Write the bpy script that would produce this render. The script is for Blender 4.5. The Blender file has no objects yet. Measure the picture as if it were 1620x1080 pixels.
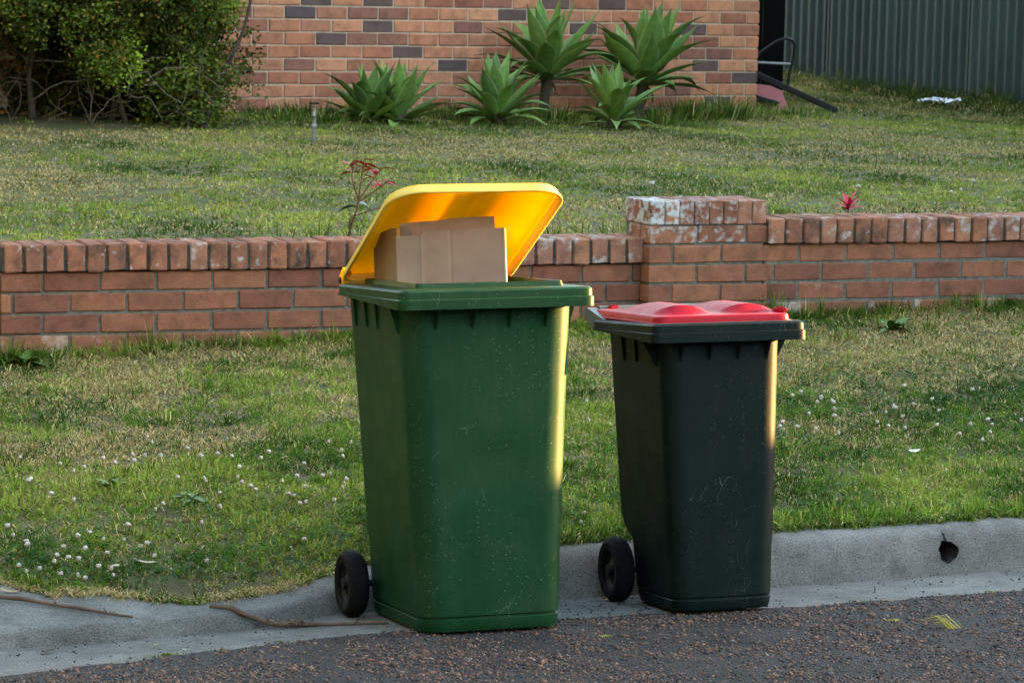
import bpy, bmesh, math, random
import numpy as np
from mathutils import Vector, Matrix
random.seed(7)
RNG = np.random.default_rng(11)
R = math.radians
scn = bpy.context.scene
COL = scn.collection

# ------------------------------------------------------------------ camera
CAM_H = 1.968
cam_d = bpy.data.cameras.new('camera')
cam = bpy.data.objects.new('camera', cam_d); COL.objects.link(cam)
cam_d.sensor_width = 36.0
cam_d.lens = 5000 / 1620 * 36.0
cam_d.clip_start = 0.1; cam_d.clip_end = 900
cam.matrix_world = Matrix.Translation((0, 0, CAM_H)) @ Matrix.Rotation(math.pi / 2 - 0.12, 4, 'X') @ Matrix.Rotation(0.025, 4, 'Z')
cam_d.dof.use_dof = True
cam_d.dof.focus_distance = 9.5
cam_d.dof.aperture_fstop = 20.0
scn.camera = cam

# ------------------------------------------------------------------ world, sun, exposure
SUN_EL, SUN_AZ = R(7.0), R(19.5)           # azimuth from +X towards +Y
world = bpy.data.worlds.new('World'); scn.world = world; world.use_nodes = True
wn = world.node_tree.nodes; wl = world.node_tree.links
sky = wn.new('ShaderNodeTexSky'); sky.sky_type = 'NISHITA'; sky.sun_disc = False
sky.sun_elevation = SUN_EL; sky.sun_rotation = math.pi / 2 - SUN_AZ
sky.air_density = 1.0; sky.dust_density = 0.6; sky.ozone_density = 1.0
wn['Background'].inputs['Strength'].default_value = 0.15
wl.new(sky.outputs['Color'], wn['Background'].inputs['Color'])
sun_d = bpy.data.lights.new('sun', 'SUN'); sun_d.energy = 4.2; sun_d.angle = R(0.5); sun_d.color = (1.0, 0.57, 0.22)
sun = bpy.data.objects.new('sun', sun_d); COL.objects.link(sun)
sdir = Vector((math.cos(SUN_AZ) * math.cos(SUN_EL), math.sin(SUN_AZ) * math.cos(SUN_EL), math.sin(SUN_EL)))
sun.rotation_euler = (-sdir).to_track_quat('-Z', 'Y').to_euler()
scn.view_settings.view_transform = 'Standard'; scn.view_settings.look = 'None'
scn.view_settings.exposure = 3.95; scn.view_settings.gamma = 1.0
if hasattr(scn.view_settings, 'use_white_balance'):      # the photograph is balanced for open shade
    scn.view_settings.use_white_balance = True; scn.view_settings.white_balance_temperature = 7500; scn.view_settings.white_balance_tint = 9

# ------------------------------------------------------------------ frames
TH = 0.3963                                  # direction of kerb and garden wall
EU = np.array([math.cos(TH), math.sin(TH)]); EV = np.array([-math.sin(TH), math.cos(TH)])
G, U0 = 0.015, 3.3                           # the street climbs gently to the right
VW = 12.511                                  # garden wall face
def P(u, v, z): return Vector((u * EU[0] + v * EV[0], u * EU[1] + v * EV[1], z))
def PA(u, v, z): return np.stack([u * EU[0] + v * EV[0], u * EU[1] + v * EV[1], z], -1)
def base_z(u): return G * (u - U0)

_grid = RNG.random((256, 256))
def vnoise(x, y, f=1.0, s=0):
    x = np.asarray(x, float) * f + 31.7 * s; y = np.asarray(y, float) * f + 17.3 * s
    xi = np.floor(x).astype(int); yi = np.floor(y).astype(int); fx = x - xi; fy = y - yi
    fx = fx * fx * (3 - 2 * fx); fy = fy * fy * (3 - 2 * fy)
    g = lambda a, b: _grid[a % 256, b % 256]
    return (g(xi, yi) * (1 - fx) + g(xi + 1, yi) * fx) * (1 - fy) + (g(xi, yi + 1) * (1 - fx) + g(xi + 1, yi + 1) * fx) * fy
def fbm(x, y, f=1.0, s=0):
    return (vnoise(x, y, f, s) * .5 + vnoise(x, y, f * 2.1, s + 3) * .3 + vnoise(x, y, f * 4.3, s + 5) * .2)
def sstep(a, b, x): t = np.clip((np.asarray(x, float) - a) / (b - a), 0, 1); return t * t * (3 - 2 * t)

def verge_h(u, v):
    t = np.clip((v - 9.0) / 3.5, 0, 1)
    full = .125 + t * (.192 + .014 * (u - 3.3))
    lay = .04 + np.clip((v - 8.85) / 1.3, 0, 1) * .14
    k = 1 - sstep(2.93, 3.62, u)
    k2 = k * (1 - sstep(9.6, 10.6, v))
    return base_z(u) + full * (1 - k2) + np.minimum(lay, full) * k2
def lawn_h(u, v):
    t = np.clip((v - 12.75) / 7.0, 0, 1)
    z0 = .70 + .02 * np.clip(u - 3.6, -3, 4); z1 = .93 - .012 * np.clip(u - 6.4, -2, 8)
    return z0 + (z1 - z0) * t + np.clip((v - 20) / 1.5, 0, 1) * .05 + np.clip(v - 21.5, 0, 9) * .03
def road_edge(u): return np.interp(u, [1.5, 2.0, 2.6, 3.0, 3.8, 4.5, 5.3, 7], [8.33, 8.36, 8.47, 8.53, 8.53, 8.45, 8.43, 8.43])
def kerb_face(u): return np.interp(u, [2.75, 2.95, 3.1, 3.2, 3.5, 4.0, 4.7, 5.3], [8.82, 8.86, 8.92, 8.955, 8.945, 8.92, 8.88, 8.86])
def grass_edge(u):
    e = np.interp(u, [1.2, 2.0, 2.2, 2.33, 2.5, 2.6, 2.7, 2.82, 2.95, 3.15, 3.4, 4.2, 5.3, 20], [9.9, 9.38, 9.27, 9.10, 9.06, 9.0, 8.95, 8.96, 9.0, 9.07, 9.09, 9.06, 9.0, 9.0])
    return e + (vnoise(u, 0, 9, 2) - .5) * .04 + (vnoise(u, 0, 27, 4) - .5) * .035 + (vnoise(u, 0, 3.1, 5) - .5) * .04 * (np.asarray(u) < 3.4)

# ------------------------------------------------------------------ material helpers
def new_mat(name):
    m = bpy.data.materials.new(name); m.use_nodes = True
    nt = m.node_tree; b = nt.nodes['Principled BSDF']
    return m, nt, b
def nd(nt, t, **kw):
    n = nt.nodes.new(t)
    for k, v in kw.items():
        if k in n.inputs: n.inputs[k].default_value = v
        else: setattr(n, k, v)
    return n
def ramp(nt, fac, stops, interp='LINEAR'):
    r = nt.nodes.new('ShaderNodeValToRGB'); r.color_ramp.interpolation = interp
    el = r.color_ramp.elements
    while len(el) < len(stops): el.new(0.5)
    for e_, (p_, c_) in zip(el, stops):
        e_.position = p_; e_.color = (*c_, 1) if len(c_) == 3 else c_
    nt.links.new(fac, r.inputs['Fac']); return r
def mix(nt, fac, a, b, blend='MIX'):
    n = nt.nodes.new('ShaderNodeMix'); n.data_type = 'RGBA'; n.blend_type = blend
    for sock, val in ((n.inputs[0], fac), (n.inputs[6], a), (n.inputs[7], b)):
        if isinstance(val, bpy.types.NodeSocket): nt.links.new(val, sock)
        elif isinstance(val, (int, float)): sock.default_value = val
        else: sock.default_value = (*val, 1)
    return n.outputs[2]
def coords(nt, kind='Object', scale=(1, 1, 1), rnd=False):
    tc = nt.nodes.new('ShaderNodeTexCoord'); mp = nt.nodes.new('ShaderNodeMapping')
    mp.inputs['Scale'].default_value = scale
    nt.links.new(tc.outputs[kind], mp.inputs['Vector'])
    if rnd:
        oi = nt.nodes.new('ShaderNodeObjectInfo'); ml = nd(nt, 'ShaderNodeMath', operation='MULTIPLY'); ml.inputs[1].default_value = 91.7
        nt.links.new(oi.outputs['Random'], ml.inputs[0]); nt.links.new(ml.outputs[0], mp.inputs['Location'])
        return mp.outputs[0], oi.outputs['Random']
    return mp.outputs[0]
def noise(nt, vec, scale, detail=4, rough=.55):
    n = nd(nt, 'ShaderNodeTexNoise'); n.inputs['Scale'].default_value = scale; n.inputs['Detail'].default_value = detail; n.inputs['Roughness'].default_value = rough
    nt.links.new(vec, n.inputs['Vector']); return n.outputs['Fac']
def bump(nt, b, height, strength, dist=.01):
    n = nd(nt, 'ShaderNodeBump'); n.inputs['Strength'].default_value = strength; n.inputs['Distance'].default_value = dist
    nt.links.new(height, n.inputs['Height']); nt.links.new(n.outputs[0], b.inputs['Normal'])
def simple(name, stops, scale=20, rough=.7, bscale=60, bstr=.3, bdist=.004, spec=.4, kind='Object', rnd=False, metal=0, stretch=(1, 1, 1)):
    m, nt, b = new_mat(name)
    c = coords(nt, kind, stretch, rnd); c = c[0] if rnd else c
    r = ramp(nt, noise(nt, c, scale), stops)
    nt.links.new(r.outputs[0], b.inputs['Base Color'])
    b.inputs['Roughness'].default_value = rough; b.inputs['Specular IOR Level'].default_value = spec; b.inputs['Metallic'].default_value = metal
    if bstr: bump(nt, b, noise(nt, c, bscale, 5), bstr, bdist)
    return m

def brick_mat(name, tones, patch=None, soot=0.0, rough=.9):
    """tones: colour stops picked per brick; patch=(colour, threshold, softness, scale)"""
    m, nt, b = new_mat(name)
    c, rnd = coords(nt, 'Object', (1, 1, 1), True)
    t = ramp(nt, rnd, tones)
    n1 = noise(nt, c, 14, 5, .6); n2 = noise(nt, c, 160, 3, .7)
    v = ramp(nt, n1, [(.25, (.62, .60, .60)), (.5, (1, 1, 1)), (.78, (1.28, 1.22, 1.15))])
    col = mix(nt, 1.0, t.outputs[0], v.outputs[0], 'MULTIPLY')
    g = ramp(nt, n2, [(.3, (.72, .72, .72)), (.5, (1, 1, 1)), (.75, (1.2, 1.2, 1.2))])
    col = mix(nt, .8, col, g.outputs[0], 'MULTIPLY')
    if soot:
        s = ramp(nt, noise(nt, c, 9, 6, .65), [(.47, (0, 0, 0)), (.68, (soot, soot, soot))])
        col = mix(nt, s.outputs[0], col, (.035, .028, .026))
    if patch:
        pc, th, so, sc = patch
        s = ramp(nt, noise(nt, c, sc, 7, .62), [(th, (0, 0, 0)), (th + so, (1, 1, 1))])
        col = mix(nt, s.outputs[0], col, pc)
    nt.links.new(col, b.inputs['Base Color'])
    b.inputs['Roughness'].default_value = rough; b.inputs['Specular IOR Level'].default_value = .2
    bump(nt, b, noise(nt, c, 120, 5, .7), .5, .003)
    return m

def attr_mat(name, rough=.6, translucent=.25, spec=.3):
    m, nt, b = new_mat(name)
    a = nd(nt, 'ShaderNodeAttribute'); a.attribute_name = 'tint'
    nt.links.new(a.outputs['Color'], b.inputs['Base Color'])
    b.inputs['Roughness'].default_value = rough; b.inputs['Specular IOR Level'].default_value = spec
    if translucent:
        tr = nd(nt, 'ShaderNodeBsdfTranslucent'); nt.links.new(a.outputs['Color'], tr.inputs['Color'])
        ms = nd(nt, 'ShaderNodeMixShader'); ms.inputs[0].default_value = translucent
        nt.links.new(b.outputs[0], ms.inputs[1]); nt.links.new(tr.outputs[0], ms.inputs[2])
        nt.links.new(ms.outputs[0], nt.nodes['Material Output'].inputs['Surface'])
    return m

WALL_T = [(0, (.23, .088, .055)), (.2, (.27, .105, .062)), (.4, (.19, .070, .048)), (.55, (.31, .125, .070)), (.7, (.22, .082, .054)), (.85, (.16, .060, .045)), (1, (.28, .108, .065))]
HOUSE_T = [(0, (.47, .175, .100)), (.2, (.54, .215, .125)), (.35, (.36, .120, .075)), (.5, (.57, .24, .140)), (.65, (.27, .090, .065)), (.72, (.52, .195, .110)), (.86, (.23, .092, .075)), (1, (.55, .22, .125))]
MT = {}
MT['brick_wall'] = brick_mat('brick_wall', WALL_T, patch=((.36, .25, .19), .70, .12, 9), soot=.35)
MT['brick_stain'] = brick_mat('brick_stained', WALL_T, patch=((.52, .45, .42), .56, .2, 6))
MT['brick_cope'] = brick_mat('brick_coping', [(0, (.26, .10, .06)), (.3, (.33, .125, .075)), (.6, (.22, .09, .06)), (1, (.30, .12, .075))], patch=((.38, .35, .33), .60, .10, 22), soot=.9)
MT['brick_cope_pale'] = brick_mat('brick_coping_lichen', [(0, (.32, .13, .08)), (.5, (.26, .115, .085)), (1, (.36, .15, .09))], patch=((.42, .39, .38), .53, .16, 16), soot=.45)
MT['brick_paint'] = brick_mat('brick_flaking_paint', WALL_T, patch=((.36, .35, .35), .50, .16, 26), soot=.5)
MT['brick_paint_full'] = brick_mat('brick_whitewashed', WALL_T, patch=((.42, .42, .44), .42, .12, 24), soot=.5)
MT['brick_house'] = brick_mat('brick_house', HOUSE_T)
MT['brick_dark'] = brick_mat('brick_house_dark', [(0, (.11, .064, .064)), (.5, (.14, .078, .072)), (1, (.085, .058, .064))], rough=.6)
MT['mortar'] = simple('mortar_grey', [(.3, (.075, .07, .064)), (.7, (.17, .155, .135))], 40, .95, 200, .5)
MT['mortar_dark'] = simple('mortar_sooty', [(.3, (.03, .028, .026)), (.7, (.09, .08, .07))], 40, .95, 200, .5)
MT['mortar_house'] = simple('mortar_tan', [(.3, (.42, .30, .22)), (.7, (.58, .44, .34))], 60, .95, 200, .4)

def concrete_mat(name, a, b_, dirt):
    m, nt, b = new_mat(name)
    c = coords(nt, 'Object')
    big = ramp(nt, noise(nt, c, 3.0, 6, .65), [(.3, a), (.7, b_)])
    sp = ramp(nt, noise(nt, c, 190, 3, .7), [(.34, (.45, .45, .45)), (.48, (1, 1, 1)), (.66, (1.25, 1.25, 1.25))])
    col = mix(nt, 1.0, big.outputs[0], sp.outputs[0], 'MULTIPLY')
    sm = ramp(nt, noise(nt, c, 9, 7, .7), [(.50, (0, 0, 0)), (.76, (.62, .62, .62))])
    col = mix(nt, sm.outputs[0], col, dirt)
    st = ramp(nt, noise(nt, coords(nt, 'Object', (.5, .5, 3)), 16, 6, .7), [(.56, (0, 0, 0)), (.76, (.45, .45, .45))])
    col = mix(nt, st.outputs[0], col, dirt)
    nt.links.new(col, b.inputs['Base Color']); b.inputs['Roughness'].default_value = .92; b.inputs['Specular IOR Level'].default_value = .25
    bump(nt, b, noise(nt, c, 110, 7, .8), 1.0, .010)
    return m
MT['concrete'] = concrete_mat('concrete_kerb', (.115, .112, .108), (.26, .254, .246), (.04, .035, .034))
MT['gutter'] = concrete_mat('concrete_gutter', (.125, .12, .116), (.23, .223, .215), (.05, .042, .036))
MT['asphalt'] = simple('asphalt', [(.3, (.016, .015, .018)), (.55, (.030, .027, .030)), (.8, (.055, .042, .040))], 7, .9, 260, 1.0, .008, .35)
MT['soil'] = simple('soil', [(.3, (.045, .045, .014)), (.5, (.085, .072, .028)), (.75, (.15, .115, .055))], 6, .95, 90, .8, .02)
MT['lawn_soil'] = simple('lawn_thatch', [(.3, (.055, .06, .018)), (.5, (.09, .085, .032)), (.75, (.16, .125, .06))], 3, .95, 60, .8, .02)
MT['bank'] = simple('bank_grass', [(.3, (.04, .07, .02)), (.7, (.10, .12, .04))], 3, .95, 30, .8, .03)
MT['grass'] = attr_mat('grass_blade', .7, .3, .10)
MT['leaf'] = attr_mat('shrub_leaf', .6, .15, .12)
MT['chips'] = attr_mat('road_chip', .8, 0, .3)
MT['petal'] = attr_mat('petal', .7, .2, .2)

# ------------------------------------------------------------------ mesh helpers
def link(name, me, mat=None, parent=None, kind=None, loc=None):
    o = bpy.data.objects.new(name, me); COL.objects.link(o)
    if mat is not None and me is not None and not me.materials: me.materials.append(mat)
    if parent: o.parent = parent
    if kind: o['kind'] = kind
    if loc is not None: o.location = loc
    return o
def own_mat(o, mat):
    o.material_slots[0].link = 'OBJECT'; o.material_slots[0].material = mat
def thing(name, label, cat, loc=(0, 0, 0), rz=0, group=None, mat4=None):
    o = bpy.data.objects.new(name, None); COL.objects.link(o); o.empty_display_size = .1
    if mat4 is not None: o.matrix_world = mat4
    else: o.location = loc; o.rotation_euler = (0, 0, rz)
    return tag(o, label, cat, group)
def tag(o, label, cat, group=None):
    o['label'] = label; o['category'] = cat
    if group: o['group'] = group
    return o
def mesh_from(name, V, F, smooth=None):
    me = bpy.data.meshes.new(name); me.from_pydata([tuple(v) for v in V], [], F); me.update()
    if smooth is not None:
        me.polygons.foreach_set('use_smooth', [True] * len(me.polygons)); me.set_sharp_from_angle(angle=R(smooth))
    return me
def bm_mesh(name, bm, smooth=None):
    me = bpy.data.meshes.new(name); bmesh.ops.recalc_face_normals(bm, faces=bm.faces[:]); bm.to_mesh(me); bm.free()
    if smooth is not None:
        me.polygons.foreach_set('use_smooth', [True] * len(me.polygons)); me.set_sharp_from_angle(angle=R(smooth))
    return me
def box_bm(sx, sy, sz, bev=.003, jit=0, c=(0, 0, 0), bm=None, rot=None):
    own = bm is None
    if own: bm = bmesh.new()
    r = bmesh.ops.create_cube(bm, size=1); vs = r['verts']
    for v in vs: v.co = Vector((v.co.x * sx, v.co.y * sy, v.co.z * sz))
    if bev:
        es = list({e for v in vs for e in v.link_edges})
        b = bmesh.ops.bevel(bm, geom=es, offset=bev, segments=1, affect='EDGES', clamp_overlap=True)
        vs = list({v for f in b['faces'] for v in f.verts} | {v for v in vs if v.is_valid})
    for v in vs:
        if jit: v.co += Vector((random.uniform(-jit, jit), random.uniform(-jit, jit), random.uniform(-jit, jit)))
        if rot: v.co = rot @ v.co
        v.co += Vector(c)
    return bm
def tube_data(pts, rad, n=7, V=None, F=None, cap=True):
    V = [] if V is None else V; F = [] if F is None else F
    pts = [Vector(p) for p in pts]; k = len(pts)
    rad = rad if hasattr(rad, '__len__') else [rad] * k
    b0 = len(V); up = Vector((.13, .21, .97))
    for i, p in enumerate(pts):
        d = (pts[min(i + 1, k - 1)] - pts[max(i - 1, 0)])
        d = d.normalized() if d.length > 1e-9 else Vector((0, 0, 1))
        a = d.cross(up); a = a.normalized() if a.length > 1e-4 else d.cross(Vector((1, 0, 0))).normalized()
        b = d.cross(a).normalized()
        for j in range(n):
            t = 2 * math.pi * j / n; V.append(p + (a * math.cos(t) + b * math.sin(t)) * rad[i])
    for i in range(k - 1):
        for j in range(n):
            F.append((b0 + i * n + j, b0 + i * n + (j + 1) % n, b0 + (i + 1) * n + (j + 1) % n, b0 + (i + 1) * n + j))
    if cap: F.append(tuple(b0 + j for j in range(n))[::-1]); F.append(tuple(b0 + (k - 1) * n + j for j in range(n)))
    return V, F
def tube(name, pts, rad, mat, parent=None, n=8, smooth=50):
    V, F = tube_data(pts, rad, n); return link(name, mesh_from(name, V, F, smooth), mat, parent)
def lathe(name, prof, mat, parent=None, n=32, axis='Z', smooth=40):
    V = []; F = []
    k = len(prof)
    for j in range(n):
        t = 2 * math.pi * j / n
        for (r_, h) in prof:
            x, y = r_ * math.cos(t), r_ * math.sin(t)
            V.append((x, y, h) if axis == 'Z' else (h, x, y))
    for j in range(n):
        for i in range(k - 1):
            F.append((j * k + i, ((j + 1) % n) * k + i, ((j + 1) % n) * k + i + 1, j * k + i + 1))
    return link(name, mesh_from(name, V, F, smooth), mat, parent)
def fast_mesh(name, V, faces_tri=None, faces_quad=None, tint=None):
    me = bpy.data.meshes.new(name); V = np.asarray(V, np.float32)
    me.vertices.add(len(V)); me.vertices.foreach_set('co', V.ravel())
    parts = []; ls = []; lt = []
    st = 0
    for arr, k in ((faces_quad, 4), (faces_tri, 3)):
        if arr is None or len(arr) == 0: continue
        arr = np.asarray(arr, np.int32); parts.append(arr.ravel())
        ls.append(st + np.arange(len(arr)) * k); lt.append(np.full(len(arr), k)); st += arr.size
    li = np.concatenate(parts)
    me.loops.add(len(li)); me.loops.foreach_set('vertex_index', li)
    ls = np.concatenate(ls).astype(np.int32); lt = np.concatenate(lt).astype(np.int32)
    me.polygons.add(len(ls)); me.polygons.foreach_set('loop_start', ls); me.polygons.foreach_set('loop_total', lt)
    me.update(calc_edges=True)
    if tint is not None:
        a = me.color_attributes.new('tint', 'FLOAT_COLOR', 'POINT')
        c = np.ones((len(V), 4), np.float32); c[:, :3] = tint; a.data.foreach_set('color', c.ravel())
    return me
def sheet(name, us, vs_rows, zfun, mat, kind='structure'):
    """grid over u; vs_rows(u)->array of v"""
    nu = len(us); U = []; Vv = []
    for u in us: vv = np.asarray(vs_rows(u), float); U.append(np.full(len(vv), u)); Vv.append(vv)
    U = np.array(U); Vv = np.array(Vv); Z = zfun(U, Vv)
    X = PA(U, Vv, Z).reshape(-1, 3); nv = U.shape[1]
    i, j = np.meshgrid(np.arange(nu - 1), np.arange(nv - 1), indexing='ij'); a = (i * nv + j).ravel()
    me = fast_mesh(name, X, None, np.stack([a, a + nv, a + nv + 1, a + 1], 1))
    me.polygons.foreach_set('use_smooth', [True] * len(me.polygons))
    return link(name, me, mat, None, kind)

# ------------------------------------------------------------------ the setting
# wide ground under everything
me = mesh_from('ground', [(-400, -400, -.45), (400, -400, -.45), (400, 400, -.45), (-400, 400, -.45)], [(0, 1, 2, 3)])
link('ground', me, MT['bank'], None, 'structure')
# road
us = np.concatenate([np.linspace(-30, 1.4, 20), np.arange(1.5, 6.5, .03), np.linspace(6.6, 11.4, 20)])
def road_rows(u):
    e_ = float(road_edge(u)) + (float(vnoise(u, 1, 14, 4)) - .5) * .03
    return np.concatenate([np.linspace(-14, 7.0, 16), np.linspace(7.1, e_ - .03, 50), [e_ - .012, e_]])
def road_z(u, v):
    e_ = road_edge(u)
    z = base_z(u) + np.minimum((e_ - v) * .02, .09) + .010 + (fbm(u, v, 9, 1) - .5) * .012
    return np.where(v > e_ - .02, z - .008, z)
sheet('road', us, road_rows, road_z, MT['asphalt'])
# gutter
def gut_z(u, v):
    f = kerb_face(u); e_ = road_edge(u); t = np.clip((v - e_) / (f - e_), 0, 1)
    return base_z(u) + .004 - .030 * t + (fbm(u, v, 6, 7) - .5) * .008
sheet('gutter', us, lambda u: np.linspace(float(road_edge(u)) - .10, float(kerb_face(u)) + .03, 14), gut_z, MT['gutter'])
# kerb with the dropped driveway crossing at the left
KP = np.array([-.014, .003, .010, .018, .028, .040, .055, .075, .10, .14, .19, .30, .5, .8, 1.3])
KF = np.array([-.05, .0, .035, .065, .088, .104, .114, .120, .123, .125, .126, .128, .13, .13, .13])
KL = np.array([-.05, .004, .020, .025, .028, .030, .032, .035, .038, .043, .049, .061, .083, .112, .15])
def kerb_rows(u): return float(kerb_face(u)) + (float(vnoise(u, 3, 6, 9)) - .5) * .008 + KP
def kerb_z(u, v):
    k = sstep(2.93, 3.62, u); t = v - kerb_face(u)
    zf = np.interp(t, KP, KF); zl = np.interp(t, KP, KL)
    return base_z(u) + zl + (zf - zl) * k + (fbm(u, v, 18, 3) - .5) * (.003 + .006 * k) + (vnoise(u, v * 3, 55, 13) - .5) * .003
us_k = np.concatenate([np.linspace(-30, 1.4, 12), np.arange(1.5, 6.5, .012), np.linspace(6.6, 11.4, 16)])
kerb = sheet('kerb', us_k, kerb_rows, kerb_z, MT['concrete'])
# verge soil
us_v = np.concatenate([np.linspace(-30, .9, 12), np.arange(1.0, 9, .03), np.linspace(9.2, 11.5, 8)])
def verge_rows(u):
    e_ = float(grass_edge(u)); return np.concatenate([[e_ - .015, e_, e_ + .03], np.linspace(e_ + .08, VW + .12, 46)])
def verge_zz(u, v):
    e_ = grass_edge(u); kz = kerb_z(u, np.minimum(v, kerb_face(u) + 1.29)); bl = sstep(0, .22, v - e_)
    z = kz + .002 + bl * (np.maximum(verge_h(u, v), kz + .004) - kz) + (fbm(u, v, 3, 2) - .5) * .03 * sstep(.05, .4, v - e_)
    return np.where(v < e_ - .008, kerb_z(u, v) - .010, z)
sheet('verge', us_v, verge_rows, verge_zz, MT['soil'])
# front lawn behind the wall
us_l = np.concatenate([np.linspace(-30, -1, 10), np.arange(-.8, 16, .15), np.linspace(16.5, 24, 6)])
def lawn_zz(u, v): return lawn_h(u, v) + (fbm(u, v, 1.6, 6) - .5) * .05
sheet('front_lawn', us_l, lambda u: np.concatenate([np.linspace(VW + .12, 23, 80), np.linspace(23.3, 34, 20)]), lawn_zz, MT['lawn_soil'])
# added unseen hill beyond the right edge, crest shaped to cast the shadow line
def sun_blocker_z(u, v):
    foot = 4.6 * sstep(18.3, 20.3, v)
    crest = 1.72 + 3.4 * sstep(8.9, 10.6, v)
    side = crest * sstep(11.3, 13.5, u - foot)
    return side + np.clip(u - 13.5 - foot, 0, 40) * .05 + (fbm(u, v, .8, 8) - .5) * .05 * sstep(14, 16, u) - .05 - .0 * v
sheet('sun_blocker', np.concatenate([np.linspace(11.3, 20, 80), np.linspace(20.3, 45, 26)]), lambda u: np.concatenate([np.linspace(-16, 7, 20), np.linspace(7.2, 12, 40), np.linspace(12.3, 36, 50)]), sun_blocker_z, MT['bank'])

# added unseen tree mass behind and left, to cut low sky and darken reflections
path = [(-7.5, 40), (-7.8, 24), (-7.5, 10), (-8, -4), (-8, -15), (4, -19), (18, -17), (34, -9)]
pu = np.interp(np.linspace(0, 7, 120), range(8), [p[0] for p in path]); pv = np.interp(np.linspace(0, 7, 120), range(8), [p[1] for p in path])
V = []; F = []
for i in range(120):
    hh = (9.5 if i < 68 else 6.3) + 2.4 * float(vnoise(pu[i], pv[i], .35, 5)) + .6 * float(vnoise(pu[i], pv[i], 1.6, 6))
    k0 = max(i - 1, 0); k1 = min(i + 1, 119); tx_, ty_ = pu[k1] - pu[k0], pv[k1] - pv[k0]; l_ = math.hypot(tx_, ty_); nx_, ny_ = ty_ / l_, -tx_ / l_
    for j in range(13):
        a_ = math.pi * j / 12; w_ = 1.8 * math.cos(a_) ** 1 + .5 * (float(vnoise(i * .9, j * .9, 1, 8)) - .5); V.append(P(pu[i] + nx_ * w_, pv[i] + ny_ * w_, -.5 + (hh + .5) * math.sin(a_) ** .5))
for i in range(119):
    for j in range(12): a_ = i * 13 + j; F.append((a_, a_ + 1, a_ + 14, a_ + 13))
link('sky_blocker', mesh_from('sky_blocker', V, F), simple('sky_blocker_green', [(.3, (.018, .030, .010)), (.7, (.07, .09, .03))], 4, .9, 12, 1.0, .1), None, 'stuff')

# ------------------------------------------------------------------ garden wall
def brick_set(name, sx, sy, sz, n, bev=.0045, jit=.0022):
    out = []
    for i in range(n):
        bm = box_bm(sx, sy, sz, bev, jit); me = bm_mesh(name, bm); me.materials.append(MT['brick_wall']); out.append(me)
    return out
ST = brick_set('brick', .229, .1, .076, 6); HD = brick_set('brick_header', .109, .1, .076, 4)
RL = brick_set('coping_brick', .0745, .232, .113, 6, .006, .0025)
wall = thing('garden_wall', 'low red brick garden wall with pier and upright brick coping', 'garden wall', P(0, VW, 0), TH)
FL, FR = .045, -.035                     # face of the left run and of pier / right run
def put_brick(me, x, yface, z, mat, parent=wall, dy=.05, rz=0, name='brick'):
    o = link(name, me, None, parent); own_mat(o, MT[mat])
    o.location = (x, yface + dy + random.uniform(-.0015, .0015), z); o.rotation_euler = (random.uniform(-.006, .006), random.uniform(-.006, .006), rz + random.uniform(-.008, .008))
    return o
def core(name, x0, x1, y0, y1, z0, z1, mat, parent=wall):
    bm = box_bm(x1 - x0, y1 - y0, z1 - z0, 0, 0, ((x0 + x1) / 2, (y0 + y1) / 2, (z0 + z1) / 2)); return link(name, bm_mesh(name, bm), mat, parent)
UP0, UP1 = 5.860, 6.428                  # pier
# left run
core('mortar_core', 2.2, 2.98, FL + .007, FL + .105, .15, .655, MT['mortar'])
core('mortar_core', 3.004, UP0, FL + .007, FL + .105, .15, .655, MT['mortar'])
JL = .574

for r_ in range(4):
    zc = JL + .043 - r_ * .086
    off = 3.055 if r_ % 2 else 3.055 + .125
    k = -4
    while True:
        x0 = off + k * .24; x1 = x0 + .23; k += 1
        if x0 > UP0 - .03: break
        mat = 'brick_stain' if (r_ == 3 and random.random() < .8) else 'brick_wall'
        if x1 > UP0 - .004:
            if UP0 - x0 > .03: put_brick(ST[0], (x0 + UP0 - .003) / 2, FL, zc, mat).scale.x = (UP0 - .003 - x0) / .229
            continue
        if x0 < 2.992 < x1:
            if 2.982 - x0 > .02: put_brick(ST[1], (x0 + 2.982) / 2, FL, zc, mat).scale.x = (2.982 - x0) / .229
            if x1 - 3.002 > .02: put_brick(ST[2], (x1 + 3.002) / 2, FL, zc, mat).scale.x = (x1 - 3.002) / .229
            continue
        put_brick(random.choice(ST), (x0 + x1) / 2, FL, zc, mat)
core('coping_mortar', 3.004, UP0 - .005, FL - .012, FL + .20, .664, .762, MT['mortar_dark'])
x = 3.005 - 9 * .0868; k = 0
while x < UP0 - .07:
    if not (2.90 < x < 2.995):
        pale = sstep(4.9, 5.3, x) > .5
        put_brick(random.choice(RL), x + .043, FL - .022, .717 + random.uniform(-.002, .002), 'brick_cope_pale' if (pale or random.random() < .12) else 'brick_cope', dy=.116, name='coping_brick')
    x += .0868
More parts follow.
